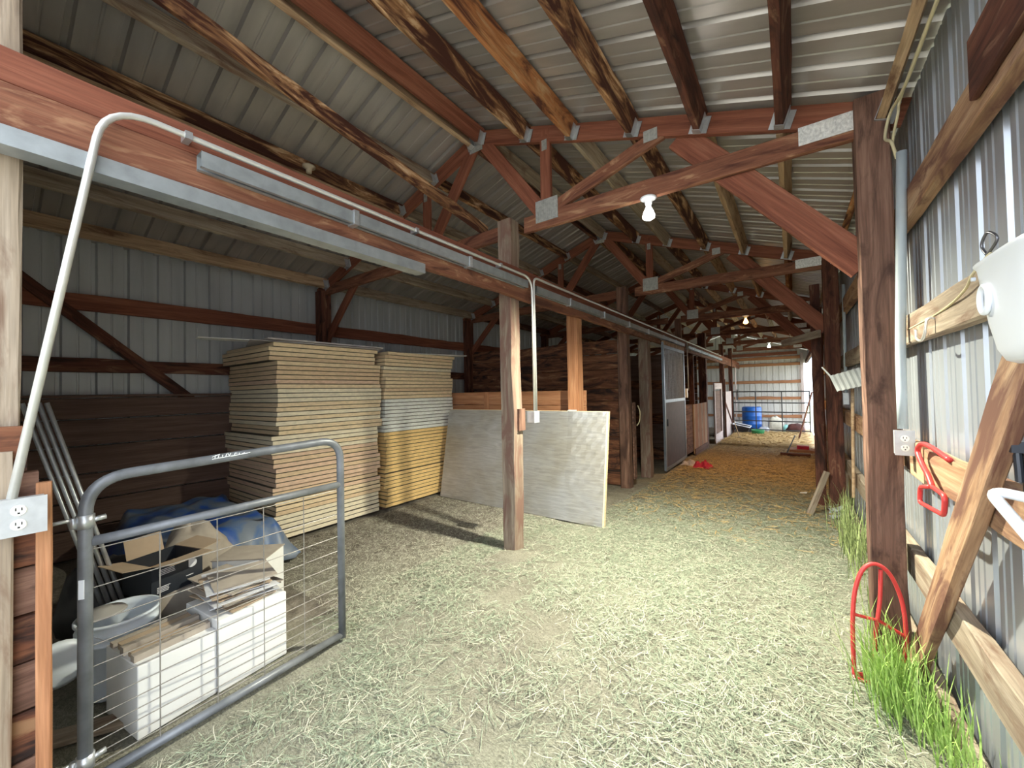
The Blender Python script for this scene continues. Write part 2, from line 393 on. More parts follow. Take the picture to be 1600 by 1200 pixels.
# ------------------------------------------------------------------ roof trusses
def make_truss(T):
    t = thing('roof_truss', (XA, T, 2.9), 'red stained triangular roof truss above the bare centre post, nearest of all', 'truss', 'roof trusses along the barn')
    zc = 2.955
    beam('top_chord', (XA, T, ZA-.085), (XR-.02, T, roof_z(XR-.02)-.085), .04, .14, 'red', t)
    beam('top_chord', (XA, T, ZA-.085), (XL+.02, T, roof_z(XL+.02)-.085), .04, .14, 'red', t)
    beam('bottom_chord', (-1.93, T+.002, zc+.0), (XR-.06, T+.002, zc-.03), .042, .14, 'redburn', t)
    beam('bottom_chord', (-2.2, T+.002, zc), (XL+.06, T+.002, zc-.03), .042, .13, 'redburn', t)
    for sgn in (1, -1):
        X = lambda x: XA + sgn * (x - XA)
        beam('web', (X(-2.42), T+.001, 3.93), (X(-1.74), T+.001, 3.02), .038, .13, 'red', t)
        beam('web', (X(-1.70), T, 3.78 - .05), (X(-1.70), T, 3.0), .039, .10, 'red', t, up=(1,0,0))
        beam('web', (X(-1.62), T, 3.04), (X(-.72), T, 3.32), .037, .10, 'redburn', t)
        if sgn > 0: beam('knee_brace', (-.62, T+.045, 3.27), (.36, T+.045, 2.14), .04, .17, 'red', t)
        else: beam('knee_brace', (-4.62, T+.045, 2.96), (-5.35, T+.045, 2.25), .04, .11, 'red', t)
        for (x, z, w_, h_) in ((-1.69, 3.03, .22, .19), (-.80, 3.325, .10, .085), (-1.70, 3.60, .05, .09)):
            g = MB(); cx = X(x); g.box((cx-w_/2, T-.026, z-h_/2), (cx+w_/2, T-.0215, z+h_/2))
            n = int(w_ / .018)
            for k in range(n):
                xx = cx - w_/2 + (k+.5) * w_/n; g.box((xx-.003, T-.029, z-h_/2+.008), (xx+.003, T-.0262, z+h_/2-.008))
            g.build('gusset_plate', PLATE, t)
    g = MB(); g.box((XA-.10, T-.026, 3.83), (XA+.06, T-.0215, 3.95)); g.build('gusset_plate', PLATE, t)
    g = MB(); g.box((.07, T-.026, 2.905), (.325, T-.0215, 3.015))
    for k in range(11): g.box((.08+k*.0225, T-.031, 2.915), (.088+k*.0225, T-.0262, 3.005))
    g.build('gusset_plate', plain('bright_truss_plate', (.75,.74,.72), .45, .4, .25, 60), t)
    return t
truss = make_truss(T0)
names = ['second', 'third', 'fourth', 'fifth', 'sixth']
for k, nm in enumerate(names, 1):
    c = copy_tree(truss, Matrix.Translation((XA, T0 + BAY*k - (.06 if k == 6 else 0), 2.9)))
    if k >= 3:
        for ch in list(c.children):
            if ch.name.startswith('knee_brace') and ch.matrix_basis.translation.x > -1: bpy.data.objects.remove(ch)
    c['label'] = 'red stained triangular roof truss, %s one back from the camera' % nm

# ------------------------------------------------------------------ purlins
PX = [(-2.40,'red'),(-1.87,'burn'),(-1.42,'orange'),(-.92,'burn'),(-.46,'dark'),(.0,'dark'),(.45,'tan')]
PXL = [(-2.53,'tan'),(-3.07,'grey'),(-3.60,'burn'),(-4.15,'grey'),(-4.70,'grey'),(-5.22,'tan')]
BAYN = ['nearest bay', 'second bay', 'third bay', 'fourth bay', 'fifth bay', 'sixth bay']
FEEL = {'red':'red stained','burn':'scorched tan and black','orange':'scorched orange','dark':'dark brown','tan':'tan','grey':'weathered grey-brown'}
def purlin(x, mat, ya, yb, label, group, hang):
    s = 1 if x > XA else -1; up = Vector((s*SL, 0, 1)).normalized()
    z = roof_z(x) - .082
    t = beam('roof_purlin', (x, ya, z), (x, yb, z), .042, .145, mat, up=up, rough=.003)
    tag(t, label, 'roof beam', group)
    if hang:
        M3 = Matrix((Vector((0,1,0)), up.cross(Vector((0,1,0))), up)).transposed()
        c = Vector((x, yb - .035, z)); h = MB()
        yv = M3 @ Vector((0,1,0))
        h.obox(c - up*.076, (.055, .052, .003), M3)
        for q in (-1, 1):
            h.obox(c + yv*q*.0255 - up*.02, (.055, .003, .11), M3)
            h.obox(c + Vector((0,.027,0)) + yv*q*.042 - up*.02, (.003, .034, .11), M3)
        h.build('joist_hanger', GALV, t)
for b in range(6):
    ya = Y0 if b == 0 else T0 + BAY*(b-1) + .025; yb = T0 + BAY*b - .025
    for i, (x, mt) in enumerate(PX):
        m2 = mt if b == 0 else ['orange','grey','burn','grey','burn','tan','tan'][(i+b) % 7]
        purlin(x, m2, ya, yb, '%s roof purlin right of the ridge in the %s, %s' % (ordw(i+1), BAYN[b], FEEL[m2]), 'purlins under the right roof slope', b < 3)
    for i, (x, mt) in enumerate(PXL):
        m2 = mt if b == 0 else ['grey','dark','burn','grey','dark','grey'][(i+b) % 6]
        purlin(x, m2, ya, yb, '%s roof purlin left of the ridge in the %s, %s' % (ordw(i+1), BAYN[b], FEEL[m2]), 'purlins under the left roof slope', b < 2)
tag(beam('doubled_purlin', (-3.56, Y0, 3.44), (-3.56, 2.9, 3.44), .04, .075, 'tan', up=(-.3,0,1), rough=.005, live=.006), 'narrow tan plank doubled under the scorched purlin behind the header', 'roof beam')
tag(beam('sway_brace', (-2.455, .15, 3.27+.22-.05), (-2.455, 2.90, 3.10), .04, .10, 'burn'), 'pale knotty diagonal brace dropping from the ridge to the first truss', 'brace')
bpy.data.objects['sway_brace'].matrix_basis = beam_matrix(Vector((-2.455, .30, 3.47)), Vector((-2.455, 2.90, 3.09)), Vector((0,0,1)))

# ------------------------------------------------------------------ posts
def post(x, y, z1, wd, mat, label, group=None, live=.006, z0=None):
    return tag(beam('timber_post', (x, y, (fz(x,y) - .05) if z0 is None else z0), (x, y, z1), wd, wd, mat, up=(1,0,0), rough=.003, live=live, ch=.006), label, 'post', group)
cp = post(-2.13, 2.96, 3.05, .14, 'post', 'rough weathered timber post standing alone in the dirt, centre of the barn', live=.012)
MBk = beam('timber_block', (-2.045, 2.985, 1.10), (-2.045, 2.985, 1.30), .04, .10, 'postred', cp, up=(0,1,0))
post(-2.215, -.0, 3.9, .22, 'grey', 'weathered timber post at the left edge, behind the header board')
post(.395, 2.95, 3.05, .145, 'postred', 'thick rough-sawn red-brown post at the right wall, holding the nearest truss')
for k, nm in enumerate(['second','third'], 1):
    post(.395, T0+BAY*k, 2.95, .145, 'dark', 'dark timber post on the right wall, %s from the camera' % nm, 'dark posts on the right wall')
tag(beam('timber_post', (.26, 6.35, -.15), (.26, 6.35, 2.75), .10, .10, 'dark', up=(1,0,0)), 'slim dark post just beyond the second right wall post', 'post')
for k, nm in enumerate(['beside the near foam stack','behind the far foam stack','third from the camera','fourth from the camera','fifth from the camera']):
    post(-5.37, T0+BAY*k, 2.92, .15, 'dark', 'dark timber post on the left metal wall, ' + nm, 'dark posts on the left wall')
post(-2.12, 4.27, 2.36, .14, 'cedar', 'orange-brown square stud behind the foil board, under the header', live=.0)
post(-2.13, 6.00, 3.05, .15, 'postred', 'rough brown post at the end of the plank partition, beside the stall opening')
post(-2.13, 7.05, 2.36, .17, 'post', 'brown post between the stall opening and the barred sliding door')
post(-2.10, 9.55, 3.05, .13, 'postred', 'brown post just beyond the barred sliding door')
post(-2.12, 12.55, 3.05, .20, 'dark', 'wide dark post beyond the vertical cedar boards')
post(-2.12, 10.95, 2.36, .12, 'dark', 'dark stud rising behind the vertical cedar boards')
post(-2.10, 16.2, 3.05, .15, 'dark', 'dark post between the far stall doors')
post(-2.05, 18.25, 3.05, .14, 'dark', 'dark post carrying the left end of the far pipe gate')

# ------------------------------------------------------------------ header beam with track, trim, conduit
hd = thing('header_beam', (-2.03, Y0, 2.31), 'long red-brown header made of two planks, running above the stall fronts', 'beam')
beam('plank', (-2.035, Y0, 2.535), (-2.035, 21.2, 2.535), .05, .115, 'red', hd, rough=.002)
beam('plank', (-2.03, Y0, 2.393), (-2.03, 21.2, 2.393), .056, .165, 'redburn', hd, rough=.002, live=-.006)
tr = MB()
prof = [(-2.0,2.325),(-1.975,2.325),(-1.975,2.262),(-2.06,2.262),(-2.06,2.268),(-1.981,2.268),(-1.981,2.319),(-2.0,2.319)]
tr.add([(x, y, z) for y in (Y0, 1.79) for x, z in prof], [(i, (i+1) % 8, 8+(i+1) % 8, 8+i) for i in range(8)] + [tuple(range(8))[::-1], tuple(range(8,16))])
k = 0.25
trk = tag(tr.build('edge_angle', RAILG), 'white zinc angle strip fixed along the bottom of the header, left side', 'metal strip')
def track(y0, y1, z, label):
    o = thing('sliding_door_track', (-1.97, y0, z-.035), label, 'track')
    m = MB(); prof = [(-1.998,-.030),(-1.998,.035),(-1.940,.035),(-1.940,-.030),(-1.960,-.030),(-1.960,-.026),(-1.945,-.026),(-1.945,.030),(-1.993,.030),(-1.993,-.026),(-1.978,-.026),(-1.978,-.030)]
    n = len(prof); m.add([(x, y, z+dz) for y in (y0, y1) for x, dz in prof], [(i, (i+1)%n, n+(i+1)%n, n+i) for i in range(n)]); m.build('rail', RAILG, o)
    yy = y0 + .7
    while yy < y1:
        b = MB(); b.box((-1.999, yy-.015, z-.037), (-1.934, yy+.015, z+.044)); b.build('bracket', GALV, o); yy += .95
    return o
track(.56, 3.00, 2.437, 'boxy zinc sliding door track on the header, open end near the camera')
track(3.15, 9.4, 2.42, 'zinc sliding door track on the header above the barred stall door')
track(9.8, 15.2, 2.41, 'zinc sliding door track on the far part of the header')
def conduit(name, pts, rad, mat, label, bend=.12):
    m = MB(); m.tube(bend_path(pts, bend), rad, 10); o = m.build(name, mat, smooth=True); return tag(o, label, 'conduit')
c1 = conduit('metal_conduit', [(-1.962,.085,1.16),(-1.955,.285,2.515),(-1.955,3.085,2.515),(-1.955,3.085,1.27)], .0115, CONDUIT, 'thin steel conduit rising from the left outlet, along the header to the centre post', .14)
for y in (.52, 1.7, 2.6):
    s = MB(); s.box((-1.998, y-.012, 2.500), (-1.940, y+.012, 2.530)); s.build('conduit_strap', GALV, c1)
conduit('metal_conduit', [(-1.955,3.115,1.27),(-1.955,3.115,2.53),(-1.955,15.0,2.53)], .0115, CONDUIT, 'thin steel conduit rising from the centre post box and running away along the header', .07)

def duplex(name, c, w_, h_, d, label, face):
    # face: 'x' box faces +x, 'y' box faces -y
    o = thing(name, c, label, 'outlet')
    def bx(a0, a1, z0, z1, d0, d1):
        m = MB()
        if face == 'x': m.box((c[0]+d0, c[1]+a0, c[2]+z0), (c[0]+d1, c[1]+a1, c[2]+z1))
        else: m.box((c[0]+a0, c[1]-d1, c[2]+z0), (c[0]+a1, c[1]-d0, c[2]+z1))
        return m
    bx(-w_/2+.004, w_/2-.004, 0.003, h_-.003, -d, 0).build('box', OUTM, o)
    pl = bx(-w_/2, w_/2, 0, h_, 0, .004); pl.build('cover_plate', OUTM, o)
    for zc in (h_*.3, h_*.68):
        if face == 'x': m = MB(); m.lathe((c[0]+.004, c[1], c[2]+zc), [(0,.004),(.015,.004),(.017,0)], 16, ax='x')
        else: m = MB(); m.lathe((c[0], c[1]-.008, c[2]+zc), [(0,0),(.015,0),(.017,.004)], 16, ax='y')
        s = m.build('socket', OUTW, o)
        for q in (-.006, .006):
            q0 = bx(q-.0012, q+.0012, zc, zc+.009, .0081, .0088); q0.build('slot', SLOT, s)
        bx(-.0025, .0025, zc-.010, zc-.005, .0081, .0088).build('slot', SLOT, s)
    return o
duplex('duplex_outlet', (-1.955, .098, 1.045), .115, .115, .045, 'square steel outlet box with two sockets at the left edge', 'x')
duplex('duplex_outlet', (-1.945, 3.10, 1.165), .09, .11, .08, 'small steel outlet box at the foot of the conduits, on the centre post', 'x')

# left: low plank end behind the outlet
hw = thing('plank_half_wall', (-2.06, .05, 0), 'short brown plank wall at the left edge with an orange end board', 'plank wall')
for i in range(9):
    beam('plank', (-2.075, -.14, .065+i*.155), (-2.075, .145 if i < 8 else .12, .065+i*.155), .04, .15, 'postred' if i % 2 else 'plankfire', hw)
beam('end_board', (-2.035, .155, -.02), (-2.035, .155, 1.19), .035, .028, 'cedar', hw, up=(1,0,0))
beam('face_board', (-2.035, .04, -.02), (-2.035, .04, 1.30), .10, .03, 'grey', hw, up=(1,0,0))

# ------------------------------------------------------------------ right wall girts and fixtures
for b in range(4):
    ya, yb = (Y0 if b == 0 else T0+BAY*(b-1)+.005), T0+BAY*b-.005
    for j, (z, mt) in enumerate([(.50,'grey'),(1.08,'board'),(1.74,'grey'),(2.36,'board')]):
        o = beam('wall_girt', (.515, ya, z), (.515, yb, z), .05, .15, mt, rough=.003, live=.004)
        tag(o, '%s horizontal girt up the right metal wall in the %s' % (ordw(j+1), BAYN[b]), 'girt', 'girts on the right wall')
    tag(beam('skirt_board', (.51, ya, .02+fz(0,ya)), (.51, yb, .02+fz(0,yb)), .04, .16, 'grey', rough=.004), 'weathered skirt board at the foot of the right wall, %s' % BAYN[b], 'board', 'skirt boards on the right wall')
tag(beam('upper_plank', (.478, Y0, 2.42), (.478, 1.80, 2.42), .022, .19, 'dark'), 'dark stained plank lapped over the upper right girt near the camera', 'board')
for j, (z, h_, mt) in enumerate([(1.79,.13,'dark'),(2.39,.16,'red')]):
    for b in range(5):
        ya, yb = (Y0 if b == 0 else T0+BAY*(b-1)+.005), T0+BAY*b-.005
        o = beam('wall_girt', (-5.455, ya, z), (-5.455, yb, z), .045, h_, mt, rough=.003, live=.008)
        tag(o, '%s girt across the left metal wall in the %s' % (['lower dark','upper red'][j], BAYN[b]), 'girt', 'girts on the left wall')
tag(beam('diagonal_brace', (-5.42, .25, 2.56), (-5.42, 1.50, 1.40), .03, .10, 'dark'), 'dark diagonal brace crossing both girts of the left metal wall', 'brace')
# left wainscot
wn = thing('plank_wainscot', (-5.41, 1.3, 0), 'dark brown plank wainscot below the left metal wall, capped with a board', 'plank wall')
for i, (za, zb) in enumerate([(0,.27),(.27,.52),(.52,.77),(.77,1.03),(1.03,1.28),(1.28,1.48)]):
    beam('plank', (-5.41, Y0+.02, (za+zb)/2), (-5.41, 2.86, (za+zb)/2), .04, zb-za-.013, 'plank', wn)
beam('cap_board', (-5.40, Y0+.02, 1.495), (-5.40, 2.86, 1.495), .09, .025, 'plank', wn)

# big plastic conduit on the right with box and cable
conduit('plastic_conduit', [(.475,2.72,2.62),(.462,2.76,2.0),(.455,2.80,1.6),(.45,2.775,1.23)], .021, PVC, 'fat grey plastic conduit running down beside the right post', .3)
m = MB(); m.tube(smooth_path([(.46,2.74,2.60),(.44,2.72,2.68),(.43,2.80,2.75),(.45,2.78,2.86),(.47,2.5,2.86),(.47,1.6,2.87),(.47,.2,2.87)], 8), .007, 8)
m.tube(smooth_path([(.47,2.74,2.60),(.455,2.78,2.70),(.46,2.68,2.79),(.475,2.6,2.88),(.478,1.5,2.885),(.478,.2,2.885)], 8), .006, 8)
tag(m.build('electric_cable', ROPE, smooth=True), 'beige cable looping out of the fat conduit up along the eave', 'cable')
duplex('duplex_outlet', (.45, 2.745, 1.10), .075, .125, .05, 'white outlet box on the right post below the fat conduit', 'y')
tag(beam('mounting_board', (.50, 2.86, 1.08), (.50, 2.60, 1.08), .03, .18, 'tan'), 'small tan board behind the right post outlet box', 'board')

# leaning board
tag(beam('leaning_board', (.468, 2.83, -.02), (.47, 1.17, 1.93), .035, .135, 'board', up=(0,1,1), live=.003), 'tan knotty board leaning against the right wall behind the white feeder', 'board')

# white over-fence feeder
fd = thing('plastic_feeder', (.40, 1.6, 1.52), 'white plastic hook-over feeder hanging from the right wall girt', 'feeder')
m = MB(); secs = [(1.500,.025,.05),(1.508,.038,.075),(1.535,.046,.10),(1.60,.052,.13),(1.68,.056,.155),(1.735,.060,.168),(1.745,.066,.175)]
n = 24; vs = []
for z, a, b_ in secs:
    for kk in range(n):
        t = 2*math.pi*kk/n; cx = math.copysign(abs(math.cos(t))**.45, math.cos(t)); cy = math.copysign(abs(math.sin(t))**.45, math.sin(t))
        vs.append((.432 + a*cx , 1.322 + b_*cy, z + .0*cy))
L = len(secs); m.add(vs, [(i*n+k2, i*n+(k2+1)%n, (i+1)*n+(k2+1)%n, (i+1)*n+k2) for i in range(L-1) for k2 in range(n)] + [tuple(range(n))[::-1]])
fb = m.build('tub', WHITEP, fd, smooth=True)
sm = fb.modifiers.new('wall', 'SOLIDIFY'); sm.thickness = .004
m = MB(); m.tube(smooth_path([(.374, 1.402+.026*math.cos(a), 1.655+.032*math.sin(a)) for a in [i*math.pi/6 for i in range(12)]], 3, True), .006, 8, closed=True)
m.build('hand_grip', WHITEP, fd, smooth=True)
m = MB(); m.tube([(.375,1.455,1.715),(.368,1.455,1.715)], .005, 10); m.build('hole_plug', plain('blue_grey_plug',(.5,.53,.6),.5), fd)  # plug in one even blue-grey
for y in (1.26, 1.40):
    m = MB(); m.tube(smooth_path([(.485,y,1.74),(.487,y,1.845),(.515,y,1.855),(.545,y,1.82)], 5), .005, 8); m.build('hook', GALV, fd, smooth=True)
m = MB(); m.tube(smooth_path([(.49,1.80,1.845),(.485,1.82,1.88),(.49,1.79,1.91),(.50,1.76,1.88),(.49,1.80,1.845)],6), .004, 8)
sn = m.build('snap_hook', plain('dark_steel',(.2,.2,.22),.3,.8), smooth=True); tag(sn, 'small steel snap hook clipped to the girt above the white feeder', 'hook')
m = MB(); m.tube(smooth_path([(.495,1.79,1.85),(.47,1.84,1.80),(.475,1.95,1.765),(.488,2.25,1.745),(.488,2.8,1.735)], 8), .004, 6)
tag(m.build('twine', ROPE, smooth=True), 'thin twine drooping along the middle right girt to the feeder', 'rope')
m = MB(); m.tube(smooth_path([(.495,2.36,1.73),(.47,2.36,1.73),(.462,2.37,1.67),(.458,2.41,1.645),(.455,2.46,1.66),(.455,2.47,1.70)], 5), .0055, 8)
tag(m.build('coat_hook', plain('bright_hook',(.8,.78,.74),.3,.6), smooth=True), 'silver J-shaped hook screwed into the middle right girt', 'hook')
# red saddle bracket
rb = thing('red_wall_bracket', (.48, 2.6, .93), 'red tubular bracket hung on the lower right girt beside the outlet', 'bracket')
m = MB(); m.tube(smooth_path([(.487,2.22,1.16),(.475,2.38,1.185),(.462,2.48,1.19),(.46,2.55,1.15),(.46,2.48,1.10),(.46,2.40,1.07),(.46,2.35,1.04),(.46,2.34,1.03)], 6), .0105, 10); m.build('arm', REDP, rb, smooth=True)
m = MB(); m.tube(bend_path([(.46,2.34,1.03),(.46,2.53,.99),(.46,2.55,.915),(.46,2.19,.95),(.46,2.17,1.03),(.46,2.34,1.03)], .03), .009, 8); m.build('loop', REDP, rb, smooth=True)
# white rack
wr = thing('white_saddle_rack', (.42, 1.3, 1.15), 'white coated tube rack sticking out of the lower right girt', 'rack')
m = MB(); m.tube(bend_path([(.535,1.10,1.195),(.50,1.20,1.205),(.385,1.475,1.195),(.39,1.20,1.115),(.40,.95,1.06)], .06), .012, 12); m.build('tube', WHITEP, wr, smooth=True)
m = MB(); m.tube(smooth_path([(.49,1.62,1.16),(.46,1.66,1.155),(.45,1.62,1.145),(.45,1.57,1.13),(.45,1.56,1.10),(.455,1.575,1.085)],5), .004, 8)
tag(m.build('wire_hook', plain('rusty_wire',(.6,.45,.38),.4,.4), smooth=True), 'small wire hook just left of the white rack', 'hook')
m = MB(); m.box((.50,1.63,1.16),(.515,1.67,1.30)); m.box((.47,1.625,1.27),(.50,1.675,1.30)); m.tube([(.49,1.65,1.19),(.487,1.65,1.28)], .009, 10)
tag(m.build('steel_clamp', plain('blackened_steel',(.06,.065,.08),.35,.6)), 'black and chrome clamp above the girt, right of the leaning board', 'clamp')

# red hand truck frame at the foot of the right post
dl = thing('red_hand_truck', (.31, 2.62, 0), 'red tubular hand truck frame standing in the grass at the right post', 'hand truck')
ang = Vector((.20, .05, 0)); base = Vector((.315, 2.62, 0))
def dp(s, z): return base + Vector((.105*s + .012*z, .03*s + .0*z + .10*z, z))
m = MB(); m.tube(smooth_path([dp(-.98,0),dp(-1.0,.15),dp(-.97,.30),dp(-.85,.42),dp(-.55,.52),dp(-.1,.555),dp(.4,.52),dp(.78,.42),dp(.93,.30),dp(.9,.15),dp(.6,.0)], 6), .0095, 10); m.build('outer_frame', REDP, dl, smooth=True)
m = MB(); m.tube(smooth_path([dp(.12,.53),dp(.05,.38),dp(-.15,.22),dp(-.28,.0)], 6), .0085, 10); m.build('centre_tube', REDP, dl, smooth=True)
m = MB(); m.tube([dp(-.97,.30),dp(.0,.285),dp(.88,.23)], .008, 8); m.build('cross_bar', REDP, dl)
m = MB(); m.tube([dp(-.9,.02),dp(.6,.02)], .009, 8); m.box((dp(-.9,0).x, 2.57, .0), (dp(.6,0).x, 2.60, .012)); m.build('toe_plate', REDP, dl)

# ------------------------------------------------------------------ things further along the right wall
sh = thing('scoop_shovel', (.42, 5.0, .6), 'white ribbed plastic shovel hung blade-up beyond the right post', 'shovel')
m = MB(); nn = 13; vs = []
for i in range(nn):
    s = i / (nn - 1); rb_ = .006 * (i % 2)
    p0 = Vector((.30, 4.96, 1.545)).lerp(Vector((.545, 5.06, 1.625)), s); p1 = Vector((.345, 4.84, 1.395)).lerp(Vector((.585, 4.94, 1.455)), s)
    vs += [p0 + Vector((0,-rb_,rb_)), p0.lerp(p1,.5) + Vector((0,-rb_,rb_)), p1 + Vector((0,-rb_,rb_))]
m.add(vs, [(3*i+j, 3*i+3+j, 3*i+4+j, 3*i+1+j) for i in range(nn-1) for j in (0,1)])
m.poly([(.30,4.96,1.545),(.24,5.0,1.64),(.25,5.0,1.645),(.31,4.96,1.555)], (0,.02,0))
bl = m.build('blade', plain('ribbed_plastic',(.66,.68,.66),.5,0,.08,8), sh); md = bl.modifiers.new('wall','SOLIDIFY'); md.thickness = .004
m = MB(); m.tube([(.475,5.02,1.52),(.46,5.10,.35)], .014, 10); m.build('handle', W['tan'], sh)
tag(beam('nailed_board', (.28, 5.95, 2.08), (-.10, 6.6, 2.05), .03, .09, 'grey'), 'short grey board sticking out from the second right post', 'board')
conduit('plastic_conduit', [(.50,5.80,2.6),(.49,5.80,1.36)], .016, PVC, 'grey conduit beside the second right wall post', .1)
m = MB(); m.box((.46,5.76,1.24),(.51,5.84,1.37)); tag(m.build('switch_box', OUTM), 'small grey switch box under the conduit by the second right post', 'outlet')
tag(beam('leaning_stake', (.12, 5.75, fz(0,5.75)), (.30, 5.86, .45), .03, .06, 'grey'), 'short grey stake leaning on the second right post', 'board')
m = MB()
for i in range(26):
    a = RNG.uniform(-.06,.06,3); c = Vector((.37+a[0]*.8, 5.62+a[1], .07+abs(a[2])+fz(0,5.6)))
    q = [c + Vector(RNG.uniform(-.05,.05,3)) for _ in range(3)]; m.add(q, [(0,1,2)])
gl, gt_, gb = nt('clear_crinkled_plastic'); gb.inputs['Base Color'].default_value = (.8,.85,.9,1); gb.inputs['Transmission Weight'].default_value = .6; gb.inputs['Roughness'].default_value = .15
o = m.build('plastic_wrap', gl); tag(o, 'crumpled clear plastic wrap at the foot of the second right post', 'trash'); md = o.modifiers.new('t','SOLIDIFY'); md.thickness = .001
for i, (x, y, l2) in enumerate([(.29,6.9,'white scrap of paper on the aisle floor near the right posts'),]):
    m = MB(); z = fz(x,y)+.02; m.add([(x-.25,y,z),(x-.17,y-.03,z+.012),(x-.16,y+.04,z+.02),(x-.24,y+.05,z+.004)], [(0,1,2,3)]); o = m.build('paper_scrap', WCARD); tag(o, l2, 'trash'); md = o.modifiers.new('t','SOLIDIFY'); md.thickness = .001

# ------------------------------------------------------------------ light fixtures
def lamp(x, y, z, mat, label, e, col, rad=.03):
    t = thing('ceiling_bulb', (x, y, z), label, 'lamp', 'bare bulbs under the trusses')
    m = MB(); m.lathe((x,y,z), [(0,0),(.055,0),(.06,-.008),(.045,-.018),(.026,-.028),(.024,-.05),(.021,-.052),(0,-.052)], 24); m.build('lamp_holder', WHITEP, t, smooth=True)
    m = MB(); m.lathe((x,y,z-.052), [(.014,0),(.018,-.02),(.034,-.052),(.045,-.085),(.042,-.10),(.02,-.114),(0,-.116)], 24); m.build('bulb', mat, t, smooth=True)
    l = bpy.data.lights.new('bulb_light', 'SPOT'); l.energy = e; l.color = col; l.shadow_soft_size = rad; l.spot_size = math.radians(150); l.spot_blend = .9   # flood bulb, throws downwards
    lo = bpy.data.objects.new('bulb_light', l); COL.objects.link(lo); place(lo, Matrix.Translation((x, y, z-.24)), t)
lamp(-.83, T0-.01, 2.875, BULB, 'bare lit white bulb hanging under the nearest truss', 800, (1,.98,.78))
lamp(-.72, T0+2*BAY-.01, 2.88, BULBW, 'bare lit orange bulb under the third truss', 150, (1,.62,.28))
lamp(-.58, T0+4*BAY-.01, 2.88, BULB, 'bare small bulb under the fifth truss', 60, (1,.85,.6))
t = thing('empty_lamp_holder', (-3.54, 1.82, 3.50), 'empty pale lamp holder on the dark purlin behind the header', 'lamp holder')
m = MB(); m.lathe((-3.515,1.81,3.53), [(0,-.05),(.022,-.05),(.026,-.02),(.03,-.012),(.055,0),(.055,.012),(0,.014)], 20); m.build('socket', plain('aged_ceramic',(.5,.42,.32),.4), t, smooth=True)

# ------------------------------------------------------------------ foam panel stacks
def panel_mesh(key, lx, ly, th, seed):
    rr = random.Random(seed); m = MB(); n = 7; ring = []
    for i in range(n): ring.append((lx, ly*i/n))
    for i in range(n): ring.append((lx - lx*i/n, ly))
    for i in range(n): ring.append((0, ly - ly*i/n))
    for i in range(n): ring.append((lx*i/n, 0))
    N = len(ring); vs = []
    jit = [(rr.uniform(-.003,.002), rr.uniform(-.003,.002)) for _ in ring]
    for (z, ins) in ((0,.006),(.0038,0.006),(.0039,0),(th-.0039,0),(th-.0038,.006),(th,.006)):
        for (x, y), (jx, jy) in zip(ring, jit):
            cx, cy = lx/2, ly/2; k2 = 1 - ins/ (lx/2)
            vs.append((cx+(x-cx)*k2 + jx, cy+(y-cy)*k2 + jy, z))
    fs = []; mi = []
    for l in range(5):
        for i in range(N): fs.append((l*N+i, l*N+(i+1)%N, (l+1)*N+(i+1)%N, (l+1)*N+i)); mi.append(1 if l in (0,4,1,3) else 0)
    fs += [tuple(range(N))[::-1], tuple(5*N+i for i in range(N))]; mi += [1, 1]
    me = bpy.data.meshes.new('foam_panel'); me.from_pydata(vs, [], fs); me.materials.append(FOAM[key]); me.materials.append(FACER_SHADE)
    me.polygons.foreach_set('material_index', mi); me.update(); return me
PCH = .0474
cols1 = ['cream']*3+['tan','cream','tan','tan','tan','peach','cream','pale','pale','pale','cream','cream','pale','cream','pale','cream','cream','pale','pale','cream','pale']+['peach','tan','peach','peach','tan','peach','peach','peach','tan','peach']+['cream','cream','tan','pale','pale','pale','pale','pale']
cols2 = ['cream','tan','cream','cream','pale','cream','cream','cream','cream','cream','tan','cream','cream']+['white']*9+['yellow']*20
MES = {(k2, q): panel_mesh(k2, 1.21, 1.215, .0465, hash((q*7+3))%99+q) for k2 in FOAM for q in (0,1)}
def stack(x_front, y0, cols, seed, who, group, z0=.02, lean=0.0):
    rr = random.Random(seed); n = len(cols); gx = gy = 0
    grp = None
    for i in range(n):                       # i from the top
        if i in (0,1,4,7,9,13,18,20,24,27,31,33,37,40) : gx = rr.uniform(-.025,.025); gy = rr.uniform(-.035,.035)
        z = z0 + (n-1-i)*PCH
        o = bpy.data.objects.new('foam_panel', MES[(cols[i], i % 2)]); COL.objects.link(o)
        o.location = (x_front - 1.21 + gx + rr.uniform(-.006,.006), y0 + gy + rr.uniform(-.006,.006) + lean*z, z)
        o.rotation_euler = (0, 0, rr.uniform(-.004,.004))
        pos = 'topmost' if i == 0 else ('bottom' if i == n-1 else ordw(i+1) + ' from the top')
        tag(o, '%s foam insulation panel in the %s foam stack, %s' % ({'peach':'peach','tan':'tan','cream':'cream','pale':'pale yellow','white':'white','yellow':'deep yellow'}[cols[i]], who, pos), 'foam panel', group)
stack(-4.215, 1.80, cols1, 3, 'near', 'panels of the near foam stack')
stack(-4.225, 3.085, cols2, 5, 'far', 'panels of the far foam stack', lean=.03)
